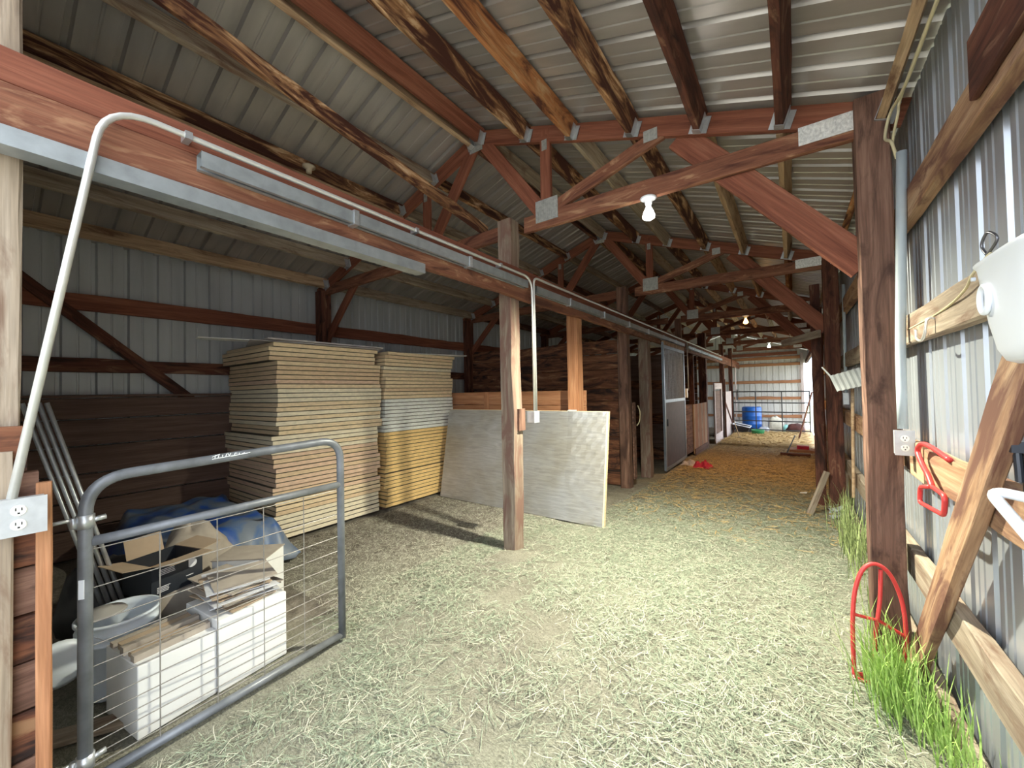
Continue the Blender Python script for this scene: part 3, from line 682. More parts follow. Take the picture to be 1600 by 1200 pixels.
# skids under the stacks
for q, (ya, yb, l2) in enumerate([(1.8,3.0,'dark flat skid board under the near foam stack'),(3.1,4.25,'dark flat skid board under the far foam stack')]):
    tag(beam('skid_board', (-4.35, ya, .004), (-4.35, yb, .004), .12, .03, 'plank'), l2, 'board')
ZT = .02 + 42*PCH
SHEETM = plain('grey_thin_sheet', (.45,.42,.44), .6, 0, .1, 6)
def strip(pts, z, th, label, mat=SHEETM, name='thin_sheet'):
    m = MB(); m.poly([(x, y, z) for x, y in pts], (0,0,th)); tag(m.build(name, mat), label, 'sheet')
strip([(-5.35,1.95),(-4.25,1.60),(-4.15,2.7),(-4.16,3.05),(-5.2,3.0)], ZT+.002, .006, 'thin grey sheet lying over the top of the near foam stack')
strip([(-4.62,1.28),(-4.45,1.25),(-4.20,2.2),(-4.36,2.25)], ZT+.0085, .007, 'pale narrow strip overhanging the near side of the near foam stack', plain('pale_strip',(.7,.7,.68),.5))
strip([(-4.45,1.75),(-4.15,1.72),(-4.12,3.02),(-4.42,3.05)], ZT+.016, .012, 'mauve-grey board edge on top of the near foam stack')
strip([(-4.5,3.6),(-4.3,3.55),(-4.02,4.45),(-4.22,4.5)], ZT+.002, .008, 'pale strip overhanging the right end of the far foam stack', plain('pale_strip_b',(.7,.7,.68),.5))

# silver faced board leaning on the stud
fbp = thing('foil_faced_board', (-2.9, 3.98, 0), 'large silver foil-faced foam board leaning on the low plank wall', 'board')
y0b, y1b = 3.93, 4.14
m = MB(); hh = 1.225
def bp(x, v, d): return (x, y0b + (y1b-y0b)*v/hh + d, v*.994)
m.add([bp(-4.10,0,0),bp(-1.66,0,0),bp(-1.66,hh,0),bp(-4.06,hh,0),bp(-4.10,0,.046),bp(-1.66,0,.046),bp(-1.66,hh,.046),bp(-4.06,hh,.046)],
      [(0,1,2,3),(5,4,7,6),(0,4,5,1),(1,5,6,2),(2,6,7,3),(3,7,4,0)])
m.build('foam_core', FOAM['cream'], fbp)
m = MB(); nn = 40; mm = 20; vs = []
for j in range(mm+1):
    for i in range(nn+1):
        x = -4.10 + (2.44)*i/nn; v = hh*j/mm
        if j == mm and i == 0: x += .02
        tear = 0
        if i > 32: tear = -.010*abs(math.sin(i*1.7+j*2.1)) * (j/mm)
        p = bp(min(x, -1.675) if i == nn else x, max(0, min(v, hh-.004)), -.003 + random.uniform(-.0012,.0012) + tear); vs.append(p)
m.add(vs, [(j*(nn+1)+i, j*(nn+1)+i+1, (j+1)*(nn+1)+i+1, (j+1)*(nn+1)+i) for j in range(mm) for i in range(nn)])
m.build('foil_facer', FOIL, fbp)
m = MB()
for kx in range(6):
    a = Vector(bp(-2.18+kx*.018, hh, .01)); m.add([a, a+Vector((.035,.0,.018)), a+Vector((.05,-.02,.002)), a+Vector((.01,-.02,-.01))], [(0,1,2,3)])
m.build('torn_foil', plain('torn_foil_edge',(.8,.8,.8),.35,.3), fbp)

# low cedar wall and high plank partition
lw = thing('cedar_half_wall', (-3.7, 4.40, 0), 'orange cedar plank half wall behind the foil board', 'plank wall')
for i in range(8): beam('plank', (-5.42, 4.41, .07+i*.185), (-2.05, 4.41, .07+i*.185), .035, .181, 'cedar', lw)
beam('cleat', (-3.60, 4.383, .0), (-3.60, 4.383, 1.46), .02, .075, 'cedar', lw, up=(1,0,0))
def partition(y, tops, label, mat='plankfire', x1=-2.215):
    t = thing('plank_partition', (-3.8, y, fz(0,y)), label, 'plank wall')
    z = fz(0,y); i = 0
    while z < tops - .05:
        h_ = .26 + .06*math.sin(i*2.3+y); top = z+h_ > tops-.1
        beam('plank', (-5.40, y, z+h_/2), (x1, y, z+h_/2), .045, h_-.006, mat if i % 3 else 'plankfire', t, live=.03 if top else .0); z += h_; i += 1
    return t
partition(6.06, 2.26, 'tall scorched plank partition dividing the second bay, ending at a post')
beam('edge_strip', (-2.215, 5.995, -.1), (-2.215, 5.995, 2.34), .02, .03, 'grey', bpy.data.objects['plank_partition'], up=(1,0,0))
partition(9.15, 2.2, 'plank partition deep inside the barred stall', 'plank')
partition(12.2, 2.2, 'plank partition beyond the vertical cedar boards', 'plank')

# ------------------------------------------------------------------ stall fronts further along
sd = thing('stall_sliding_door', (-1.95, 8.35, 0), 'brown sliding stall door with vertical metal bars above a solid panel', 'door')
dy0, dy1 = 7.60, 9.25; zb = -.07
m = MB()
for y in (dy0, dy1): m.box((-1.975,y-.03,zb), (-1.935,y+.03,2.33))
for z in (zb+.02, 1.22, 2.25): m.box((-1.974,dy0,z-.03), (-1.936,dy1,z+.03))
m.build('frame', plain('door_frame_steel',(.22,.25,.28),.4,.5,.15,10), sd)
m = MB(); m.box((-1.965,dy0+.03,zb+.05), (-1.945,dy1-.03,1.19)); m.build('lower_panel', DOORM, sd)
for k in range(15):
    y = dy0+.09+k*(dy1-dy0-.18)/14; m = MB(); m.tube([(-1.955,y,1.25),(-1.955,y,2.22)], .010, 8); m.build('bar', GALV, sd)
m = MB(); m.box((-1.978,dy0+.0,2.28),(-1.93,dy1,2.36)); m.build('header_rail', W['tan'], sd)
m = MB(); m.box((-1.935,dy0+.09,.75),(-1.915,dy0+.12,.88)); m.build('handle', RUBBER, sd)
# canvas strip / old halter on the post by the opening
m = MB(); m.box((-2.055,6.09,.05),(-2.035,6.20,1.25)); tag(m.build('hanging_board', W['postred']), 'narrow reddish board fixed beside the stall opening post', 'board')
m = MB(); m.tube(smooth_path([(-2.0,6.2,1.2),(-1.98,6.24,1.1),(-1.99,6.24,.95),(-2.02,6.2,.88)],5), .008, 6); tag(m.build('rope_loop', ROPE, smooth=True), 'small rope loop on the board beside the stall opening', 'rope')
# vertical conduit and white junction box on the post after the door
tag(beam('brown_half_wall_board', (-2.03, 9.62, .5), (-2.03, 10.45, .48), .03, 1.15, 'postred'), 'brown boarded half wall between the barred door and the cedar boards', 'plank wall')
m = MB(); m.box((-2.03,9.70,1.24),(-1.98,9.78,1.45)); tag(m.build('junction_box', OUTW), 'white junction box on the post beyond the barred door', 'outlet')
conduit('metal_conduit', [(-1.96,9.74,1.4),(-1.96,9.74,2.52)], .012, CONDUIT, 'vertical conduit down to the white junction box beyond the barred door', .05)
cb = thing('cedar_board_door', (-2.03, 11.3, 0), 'stall half door of upright cedar boards beyond the barred door', 'door')
for i in range(11):
    y = 10.5 + i*.165; beam('board', (-2.0, y, fz(0,y)+.02), (-2.0, y, 1.05), .155, .025, 'cedar' if i % 3 else 'tan', cb, up=(1,0,0))
beam('bottom_rail', (-1.975, 10.42, -.12), (-1.975, 12.25, -.14), .02, .16, 'postred', cb)
t = thing('open_frame_door', (-2.0, 14.2, -.3), 'pale-framed tall stall door with dark open centre', 'door')
for y in (13.55, 15.0): beam('stile', (-1.98, y, -.32), (-1.98, y, 1.6), .12, .04, 'pale', t, up=(1,0,0))
for z, h_ in ((1.5,.2),(-.18,.34)): beam('rail', (-1.985, 13.55, z), (-1.985, 15.0, z), .035, h_, 'pale', t)
beam('opening_shade', (-2.02, 13.6, .65), (-2.02, 14.95, .65), .02, 1.4, 'plank', t)  # dark sheet put in for the shade of the open doorway
t = thing('pale_stall_door', (-2.0, 17, -.4), 'pale boarded stall door with a dark diagonal brace, beside the far gate', 'door')
for i in range(6): beam('board', (-2.0, 15.9+i*.33, -.38), (-2.0, 15.9+i*.33, 1.3), .32, .03, 'pale', t, up=(1,0,0))
beam('diagonal_brace', (-1.965, 15.9, .9), (-1.965, 17.6, .1), .02, .07, 'dark', t)
beam('bracing_stile', (-1.96, 15.75, -.38), (-1.96, 15.75, 1.75), .08, .04, 'dark', t, up=(1,0,0))

# far wall girts
for j, (z, nm) in enumerate([(.12,'lowest'),(.93,'second lowest'),(1.66,'middle'),(2.44,'fourth'),(2.73,'top')]):
    tag(beam('wall_girt', (XL+.1, 21.24, z), (.3, 21.24, z), .045, .13, 'cedar', live=.02), '%s reddish girt across the bright far end wall' % nm, 'girt', 'girts on the far end wall')
tag(beam('gable_board', (-5.0, 21.18, 2.92), (.2, 21.18, 2.92), .04, .14, 'red'), 'dark red tie board across the far gable', 'beam')
tag(beam('timber_post', (.36, 21.2, -.6), (.36, 21.2, 2.9), .10, .10, 'pale', up=(1,0,0)), 'pale post at the right end of the far wall beside the bright doorway', 'post')

# far pipe gate
pg = thing('pipe_gate', (-.75, 18.2, -.4), 'dark five-rail pipe gate across the far end of the aisle', 'gate')
gz = [1.27, .83, .47, .12, -.22]
for z in gz:
    m = MB(); m.tube([(-1.98,18.2,z),(.50,18.2,z-.02)], .022, 8); m.build('rail', RUBBER, pg)
for x in (-1.97, -1.2, -.35, .50):
    m = MB(); m.tube([(x,18.2,-.28),(x,18.2,1.27)], .02, 8); m.build('upright', RUBBER, pg)

# ------------------------------------------------------------------ clutter at the far end
def fzz(y): return fz(0, y)
m = MB(); z = fzz(19.6); m.lathe((-1.45,19.6,z), [(0,0),(.33,0),(.36,.03),(.36,.30),(.375,.32),(.36,.34),(.36,.64),(.375,.66),(.36,.68),(.36,1.0),(.33,1.04),(.30,1.03),(0,1.03)], 32)
tag(m.build('plastic_barrel', BARREL, smooth=True), 'blue plastic barrel behind the far pipe gate', 'barrel')
def blob(c, r, mat, name, label, cat, seed=0, n=14):
    rr = random.Random(seed); mm_ = MB(); vs = []
    for i in range(n+1):
        th = math.pi*i/n
        for k in range(n*2):
            ph = math.pi*k/n; q = 1 + .12*math.sin(3*ph+seed)*math.sin(th) + .08*math.sin(5*th+2*ph+seed) + rr.uniform(-.03,.03)
            vs.append((c[0]+r[0]*q*math.sin(th)*math.cos(ph), c[1]+r[1]*q*math.sin(th)*math.sin(ph), max(c[2]+r[2]*q*math.cos(th), fzz(c[1]))))
    mm_.add(vs, [(i*2*n+k, i*2*n+(k+1)%(2*n), (i+1)*2*n+(k+1)%(2*n), (i+1)*2*n+k) for i in range(n) for k in range(2*n)])
    return tag(mm_.build(name, mat, smooth=True), label, cat)
blob((-.60,19.3,fzz(19.3)+.30), (.26,.2,.36), FEED, 'feed_sack', 'bulging tan feed sack standing behind the far gate', 'sack', 3)
m = MB(); z = fzz(17.2); m.lathe((-1.08,17.0,z), [(0,0),(.17,0),(.21,.22),(.215,.24),(.20,.235),(.165,.02),(0,.02)], 24); tag(m.build('green_bucket', GREENP, smooth=True), 'green plastic bucket on the hay before the far gate', 'bucket')
blob((-.98,19.2,fzz(19.2)+.08), (.22,.15,.14), WHITEP, 'white_sack', 'small white sack between the blue barrel and the feed sack', 'sack', 5)
blob((-.25,19.4,fzz(19.4)+.12), (.14,.14,.20), plain('teal_plastic',(.25,.55,.52),.5), 'teal_tub', 'pale teal tub right of the feed sack', 'tub', 8)
# wheelbarrow-like tub
wb = thing('wheelbarrow', (-1.65, 17.5, fzz(17.5)), 'dark wheelbarrow with pale rim left of the green bucket', 'wheelbarrow')
z = fzz(17.4)
m = MB(); m.add([(-1.9,17.2,z+.42),(-1.35,17.2,z+.30),(-1.35,17.9,z+.30),(-1.9,17.9,z+.42),(-1.78,17.35,z+.14),(-1.45,17.35,z+.12),(-1.45,17.75,z+.12),(-1.78,17.75,z+.14)],
    [(0,1,5,4),(1,2,6,5),(2,3,7,6),(3,0,4,7),(4,5,6,7)]); o = m.build('tray', plain('dark_tray',(.05,.05,.06),.4,.3), wb); md = o.modifiers.new('t','SOLIDIFY'); md.thickness = .01
m = MB(); m.tube([(-1.9,17.2,z+.42),(-1.35,17.2,z+.30),(-1.35,17.9,z+.30),(-1.9,17.9,z+.42)], .02, 8, closed=True); m.build('rim', WHITEP, wb)
m = MB(); m.lathe((-1.28,17.55,z+.13), [(.04,-.03),(.12,-.04),(.13,0),(.12,.04),(.04,.03)], 20, ax='y'); m.build('wheel', RUBBER, wb)
for y in (17.3, 17.8):
    m = MB(); m.tube([(-1.28,17.55,z+.13),(-1.6,y,z+.12),(-1.92,y,z+.02)], .014, 8); m.build('leg', RUBBER, wb)
blob((.08,18.9,fzz(18.9)+.16), (.30,.22,.24), plain('dark_maroon_fabric',(.10,.035,.03),.8,0,.5,5), 'dark_bundle', 'dark maroon bundle behind the gate by the bright doorway', 'bundle', 11)
tag(beam('door_header', (.50, 13.3, 2.50), (.50, 21.15, 2.50), .05, .16, 'dark'), 'dark header board over the wide bright doorway far on the right', 'beam')
tag(beam('leaning_dark_plank', (.10, 15.6, fzz(15.6)), (.50, 15.75, 1.25), .04, .16, 'dark', up=(0,1,0)), 'dark plank leaning beside the bright far doorway', 'board')
# floor level items
pb = thing('push_broom', (.05, 11.3, fzz(11.3)), 'push broom lying at the right of the aisle, handle propped up', 'broom')
z = fzz(11.4)
m = MB(); m.box((-.28,11.35,z+.01),(.30,11.45,z+.08)); m.build('head', W['dark'], pb)
m = MB(); m.tube([(-.16,11.38,z+.06),(.02,12.9,z+.34)], .014, 8); m.build('handle', RUBBER, pb)
m = MB(); m.box((-.1,12.2,fzz(12.2)),(.42,12.75,fzz(12.2)+.07)); m.box((.05,12.4,fzz(12.2)+.07),(.30,12.6,fzz(12.2)+.15), 1)
tag(m.build('wooden_pallet_piece', [W['cedar'], CLOTHR]), 'low tan wood piece with red block, behind the push broom', 'board')
m = MB(); z = fzz(15.2); m.box((-1.62,15.1,z),(-1.38,15.35,z+.09)); tag(m.build('black_tray', RUBBER), 'small black tray on the hay by the far stall doors', 'tray')
m = MB(); m.tube([(-1.50,15.2,z+.08),(-1.68,15.5,z+.62)], .012, 8); tag(m.build('fork_handle', W['tan']), 'short tool handle rising from the black tray', 'handle')
m = MB(); m.box((-1.955,19.3,.9),(-1.93,19.45,1.35)); tag(m.build('wall_control_box', RUBBER), 'dark box hung on the pale post past the far gate', 'box')
tag(beam('pale_post', (-2.0, 19.4, -.4), (-2.0, 19.4, 2.3), .2, .04, 'pale', up=(1,0,0)), 'pale painted post just behind the left end of the far gate', 'post')
# red and grey cloth on the floor by the barred door
def cloth(cx, cy, rx, ry, hgt, mat, name, label, cat, seed, base=None):
    rr = random.Random(seed); m_ = MB(); nn_ = 26; vs_ = []; ph = [rr.uniform(0, 6) for _ in range(6)]
    for j in range(nn_+1):
        for i in range(nn_+1):
            a, b2 = i/nn_*2-1, j/nn_*2-1; e = max(0, 1-max(abs(a),abs(b2))**3)
            z_ = hgt*e*(.55+.25*math.sin(a*7+ph[0]+b2*2)+.25*math.sin(b2*9+ph[1]-a*3)+.12*math.sin(a*17+b2*11+ph[2]))
            x_ = cx + rx*(a*(1+.18*math.sin(b2*4+ph[3]))); y_ = cy + ry*(b2*(1+.2*math.sin(a*5+ph[4])))
            vs_.append((x_, y_, (fzz(y_) if base is None else base) + .012 + max(0, z_)))
    m_.add(vs_, [(j*(nn_+1)+i, j*(nn_+1)+i+1, (j+1)*(nn_+1)+i+1, (j+1)*(nn_+1)+i) for j in range(nn_) for i in range(nn_)])
    o = m_.build(name, mat, smooth=True); md_ = o.modifiers.new('t','SOLIDIFY'); md_.thickness = .006; return tag(o, label, cat)
cloth(-1.50, 8.55, .16, .20, .13, CLOTHR, 'red_cloth', 'crumpled red cloth on the floor in front of the barred door', 'cloth', 2)
cloth(-1.75, 8.75, .17, .2, .10, CLOTHW, 'grey_cloth', 'crumpled grey-pink cloth beside the red cloth', 'cloth', 4)

# ------------------------------------------------------------------ wire gate
gt = thing('wire_mesh_gate', (-2.2, .8, 0), 'grey tubular farm gate with wire mesh, standing open at the left', 'gate')
GX = -2.2
def gp(y, z): return (GX - .05*(y-.27) + .03, y, z)
m = MB(); m.tube(bend_path([gp(.265,.02),gp(.265,1.16),gp(1.315,1.195),gp(1.315,.02)], .13, 9) , .021, 14)
m.tube([gp(.265,.035),gp(1.315,.035)], .019, 12); m.build('frame', GATEM, gt, smooth=True)
m = MB(); m.tube([gp(.28,.925),gp(1.305,.925)], .019, 12); m.build('rail', GATEM, gt, smooth=True)
m = MB()
for z in (.895,.75,.62,.535,.455,.385,.32,.265,.215,.17,.125,.085): m.tube([gp(.275,z),gp(1.31,z)], .0022, 6)
for y in (.48,.685,.885,1.09): m.tube([gp(y,.04),gp(y,.90)], .0024, 6)
m.build('wire_mesh', WIREM, gt)
for z in (.985,.10):
    m = MB(); yy = .265; m.tube([gp(yy-.03,z),gp(yy-.03,z+.04)], .012, 10); m.tube([gp(yy-.11,z+.03),gp(yy-.02,z+.035)], .007, 8)
    m.tube([Vector(gp(yy,z-.005)),Vector(gp(yy,z+.045))], .026, 14); m.tube([gp(yy+.01,z+.02),gp(yy+.055,z+.025)], .010, 8)
    m.build('hinge', GALV, gt, smooth=True)
m = MB()
c0 = Vector(gp(.265,.76)); m.obox(c0 + Vector((.0165,-.012,0)), (.004,.016,.07), Matrix.Rotation(math.radians(-35),3,'Z')); m.build('sticker', WHITEP, gt)
m = MB()   # worn white lettering on the top tube
yy = .66; zz = 1.187
strokes = [[(0,0),(.035,.012)],[(.012,-.008),(.016,.008)],[(.026,-.008),(.032,.010)],[(.045,-.005),(.048,.006)],[(.06,-.006),(.066,.010)],[(.07,.010),(.076,-.004)],[(.076,-.004),(.084,.010)],[(.10,-.004),(.104,.008)],[(.104,.008),(.114,.004)],[(.122,-.004),(.124,.006)],[(.134,-.004),(.150,.003)],[(0,-.012),(.16,-.002)],[(.085,-.010),(.175,.000)]]
for s_ in strokes:
    (a0, b0), (a1, b1) = s_; x0_ = gp(yy+a0*.9, 0)[0]+.0205; m.tube([(x0_, yy+a0*.9, zz+b0*.8), (x0_-.002, yy+a1*.9, zz+b1*.8+.0)], .0016, 5)
m.build('worn_lettering', plain('white_ink',(.85,.87,.88),.5), gt)

# leaning steel rods behind the gate
for i in range(4):
    a = Vector((-3.12-.012*i, .245-.026*i, 1.45)); b_ = Vector((-3.12-.012*i, .60-.026*i, .02))
    m = MB(); m.tube([a, b_], .010, 8)
    tag(m.build('steel_pipe', GALV, smooth=True), 'thin galvanised pipe leaning behind the gate hinge, %s of four' % ['front','second','third','rear'][i], 'pipe', 'leaning pipes behind the gate')

# ------------------------------------------------------------------ clutter behind the gate
def carton(name, c, size, rz, mat, label, cat='box', group=None, tilt=0, top=None, side=None):
    m = MB(); R3 = Matrix.Rotation(rz, 3, 'Z') @ Matrix.Rotation(tilt, 3, 'X')
    t = thing(name, c, label, cat, group)
    cc = Vector(c) + Vector((0,0,size[2]/2)); m.obox(cc, size, R3); o = m.build('body', mat, t)
    bv = o.modifiers.new('b','BEVEL'); bv.width = .004; bv.segments = 2
    return t, R3, cc
# low white carton in front, filled with sheets
b1, R3, cc = carton('white_carton', (-2.497, .56, .0), (.33, .30, .31), math.radians(8), WCARD, 'low white carton nearest the gate, full of cardboard sheets')
for i in range(5):
    m = MB(); m.obox(cc + R3 @ Vector((-.12+.055*i, .0, .160)), (.035, .29-.02*(i%2), .035+.012*(i%3)), R3); m.build('sheet_bundle', CARD if i % 2 else CARDG, b1)
# tall white carton
b2, R3, cc = carton('white_carton', (-2.537, .885, .0), (.36, .335, .35), math.radians(5.6), WCARD, 'tall white carton behind the gate, heaped with flattened cardboard')
rr = random.Random(4)
for i in range(13):
    m = MB(); a = Matrix.Rotation(rr.uniform(-.25,.25),3,'Z') @ Matrix.Rotation(rr.uniform(-.05,.12),3,'Y')
    sz = (.30+rr.uniform(-.05,.06), .27+rr.uniform(-.06,.05), .005)
    m.obox((-2.55+rr.uniform(-.02,.02), .89+rr.uniform(-.02,.02), .362+i*.0085), sz, a)
    tag(m.build('cardboard_sheet', [CARDG, CARD, WCARDB][i % 3]), '%s loose cardboard sheet up the pile on the tall white carton' % ordw(i+1), 'cardboard', 'cardboard sheets on the tall white carton')
# marked white carton
b3, R3, cc = carton('white_carton', (-3.03, 1.13, .0), (.24, .33, .40), math.radians(-50), WCARD, 'white carton with handwriting, behind the heaped cardboard')
m = MB(); m.obox(cc + R3 @ Vector((0,0,.203)), (.25,.34,.006), R3); m.build('lid', CARDG, b3)
m = MB(); fx = cc + R3 @ Vector((.122, -.11, .14))
sc = [(0,0),(.012,.02),(.03,.01),(.02,-.02),(.0,-.025),(-.01,-.01)]; wv = smooth_path([fx + R3 @ Vector((.0, a_, b_)) for a_, b_ in sc], 5); m.tube(wv, .0016, 5)
sc = [(.04,-.02),(.045,.02),(.055,-.01),(.07,.025),(.078,-.01),(.09,.0),(.10,-.012),(.115,.004),(.13,-.01),(.16,.0)]; m.tube(smooth_path([fx + R3 @ Vector((.0, a_, b_)) for a_, b_ in sc], 5), .0016, 5)
m.build('handwriting', BLACK, b3)
# bucket
bk = thing('white_bucket', (-2.84, .465, 0), 'white plastic bucket with ringed rim, behind the low carton', 'bucket')
m = MB(); m.lathe((-2.84,.465,.0), [(0,.004),(.125,.004),(.13,.012),(.148,.27),(.156,.272),(.156,.285),(.149,.287),(.150,.31),(.158,.312),(.158,.325),(.152,.33),(.153,.36),(.162,.364),(.162,.375),(.150,.376),(.145,.34),(.125,.03),(0,.025)], 36); m.build('body', BUCK, bk, smooth=True)
m = MB(); pts = [(-2.84+.165*math.cos(a), .465+.165*math.sin(a), .33-.10*math.sin((a+.6))) for a in [(-1.2+i*.22) for i in range(12)]]
m.tube(pts, .0025, 6); m.build('bail_handle', GALV, bk, smooth=True)
m = MB(); m.lathe((-2.87,.41,.378), [(0,.028),(.035,.03),(.042,.02),(.085,.012),(.092,.004),(.085,0)], 28); tag(m.build('tin_can_lid', plain('dull_lid',(.42,.40,.38),.5,.2), smooth=True), 'round grey lid with a pale knob resting on the white bucket', 'lid')
m = MB(); m.box((-2.60,.575,.22),(-2.585,.60,.30)); tag(m.build('red_label_piece', REDP), 'small red tag between bucket and cartons', 'tag')
# crate under the black carton
m = MB(); m.box((-3.30,.64,0),(-2.98,.84,.33)); o = m.build('brown_carton', CARDG); tag(o, 'plain brown carton under the black printed carton', 'box')
# open black printed carton
ob = thing('black_printed_carton', (-3.10, .70, .335), 'open black printed carton with brown flaps spread, behind the bucket', 'box')
RB = Matrix.Rotation(math.radians(18), 3, 'Z'); cB = Vector((-3.10,.70,.335)); sx_, sy_, sz_ = .25, .27, .18
def q(x, y, z): return cB + RB @ Vector((x, y, z))
m = MB()
A = [q(-sx_/2,-sy_/2,0), q(sx_/2,-sy_/2,0), q(sx_/2,sy_/2,0), q(-sx_/2,sy_/2,0)]; B = [p + Vector((0,0,sz_)) for p in A]
m.add(A+B, [(0,1,2,3),(0,1,5,4),(1,2,6,5),(2,3,7,6),(3,0,4,7)]); o = m.build('body', plain('black_print',(.022,.026,.034),.45), ob); md = o.modifiers.new('t','SOLIDIFY'); md.thickness = .004
m = MB(); m.add([q(-sx_/2+.006,-sy_/2+.006,.10), q(sx_/2-.006,-sy_/2+.006,.10), q(sx_/2-.006,sy_/2-.006,.10), q(-sx_/2+.006,sy_/2-.006,.10)], [(0,1,2,3)]); m.build('inner_flap', plain('kraft_orange',(.45,.25,.13),.8), ob)
def flap(pts, name='flap', mat=CARD):
    m_ = MB(); m_.poly(pts, (0,0,.004)); return m_.build(name, mat, ob)
flap([q(sx_/2,-sy_/2,sz_), q(sx_/2,sy_/2,sz_), q(sx_/2+.12,sy_/2-.02,sz_+.012), q(sx_/2+.12,-sy_/2+.03,sz_+.012)])
flap([q(-sx_/2,-sy_/2,sz_), q(sx_/2,-sy_/2,sz_), q(sx_/2-.02,-sy_/2-.12,sz_+.02), q(-sx_/2+.02,-sy_/2-.12,sz_+.03)])
flap([q(-sx_/2,sy_/2,sz_), q(sx_/2,sy_/2,sz_), q(sx_/2-.01,sy_/2+.12,sz_+.01), q(-sx_/2+.02,sy_/2+.12,sz_+.02)])
m = MB(); m.poly([q(-sx_/2,-sy_/2+.02,sz_), q(-sx_/2,sy_/2-.06,sz_), q(-sx_/2-.03,sy_/2-.06,sz_+.11), q(-sx_/2-.03,-sy_/2+.02,sz_+.11)], (.004,0,0)); m.build('flap', CARD, ob)
PRW = plain('white_print',(.75,.75,.76),.5)
rr = random.Random(6)
for (v0, u0, n_, ln) in ((.145,-.10,4,.09),(.05,-.11,4,.07),(.055,.04,1,.05)):
    for i in range(n_):
        m = MB(); m.add([q(sx_/2+.003, u0, v0-i*.009), q(sx_/2+.003, u0+ln-rr.uniform(0,.02), v0-i*.009), q(sx_/2+.003, u0+ln-.01, v0-i*.009+.004), q(sx_/2+.003, u0, v0-i*.009+.004)], [(0,1,2,3)])
        m.build('printed_line', PRW, ob)
m = MB(); m.lathe(q(sx_/2+.003,.07,.125), [(0,.0015),(.026,.0015),(.027,0)], 18, ax='x'); m.build('printed_disc', PRW, ob)
m = MB(); m.box((-3.02,.86,0),(-2.76,1.00,.33)); o = m.build('grey_carton', CARDG); tag(o, 'grey-brown carton wedged behind the tall white carton', 'box')
for i in range(4):
    m = MB(); m.obox((-2.89+.01*i,.91,.335+.013*i), (.26,.22,.005), Matrix.Rotation(.1*i-.1,3,'Z') @ Matrix.Rotation(.05,3,'Y'))
    tag(m.build('cardboard_sheet', CARDG), '%s loose cardboard sheet between the black carton and the tall white carton' % ordw(i+1), 'cardboard', 'loose sheets beside the black carton')
# black bag, white lid bin at far left
blob((-3.42,.50,.22), (.22,.20,.26), plain('black_bag_plastic',(.02,.02,.024),.4), 'black_bag', 'black plastic bag slumped behind the bucket', 'bag', 21)
blob((-3.55,.95,.25), (.20,.22,.30), CARDG, 'grey_sack', 'grey sack slumped behind the open black carton', 'sack', 23)
m = MB(); m.lathe((-2.72,.25,.27), [(0,-.012),(.085,-.012),(.105,0),(.085,.014),(0,.018)], 28, ax='x'); o = m.build('white_pail_lid', BUCK, smooth=True); tag(o, 'round white pail lid leaning between the wall and the gate', 'lid')
tag(beam('floor_plank', (-2.62,.20,.012), (-2.40,.62,.012), .10, .025, 'grey'), 'grey plank lying on the ground beside the low white carton', 'board')
# tarp heap
tw = thing('lumber_offcut', (-4.0, 1.35, 0), 'pale wood offcut poking out from under the blue tarp', 'board')
beam('board', (-4.30,1.30,.10), (-3.66,1.60,.08), .08, .03, 'tan', tw); 
m = MB(); m.box((-5.1,.85,0),(-3.95,1.62,.24)); tag(m.build('covered_crate', CARDG), 'low covered crate under the blue tarp', 'crate')
rr = random.Random(9); m = MB(); nn = 44; vs = []
for j in range(nn+1):
    for i in range(nn+1):
        a, b_ = i/nn, j/nn
        x = -5.30 + 1.66*a; y = .72 + 1.02*b_
        e = min(1, min(a, 1-a)*8)**.6 * min(1, min(b_, 1-b_)*8)**.6
        fold = .016*math.sin(a*13+b_*6) + .016*math.sin(b_*23-a*9) + .012*math.sin(a*37+b_*15) + .03*(1-e)*math.sin(b_*40+a*6)
        z = .10 + (.27 + .05*(1-a))*e + fold*(1.1-.4*e) - .10*(1-e)
        if a > .85: x += .04*math.sin(b_*14)
        vs.append((x + .02*math.sin(b_*17), y + .03*math.sin(a*15), max(.03, z)))
m.add(vs, [(j*(nn+1)+i, j*(nn+1)+i+1, (j+1)*(nn+1)+i+1, (j+1)*(nn+1)+i) for j in range(nn) for i in range(nn)])
o = m.build('blue_tarp', TARP, smooth=True); tag(o, 'crumpled dusty blue tarp heaped before the near foam stack', 'tarp'); md = o.modifiers.new('t','SOLIDIFY'); md.thickness = .01

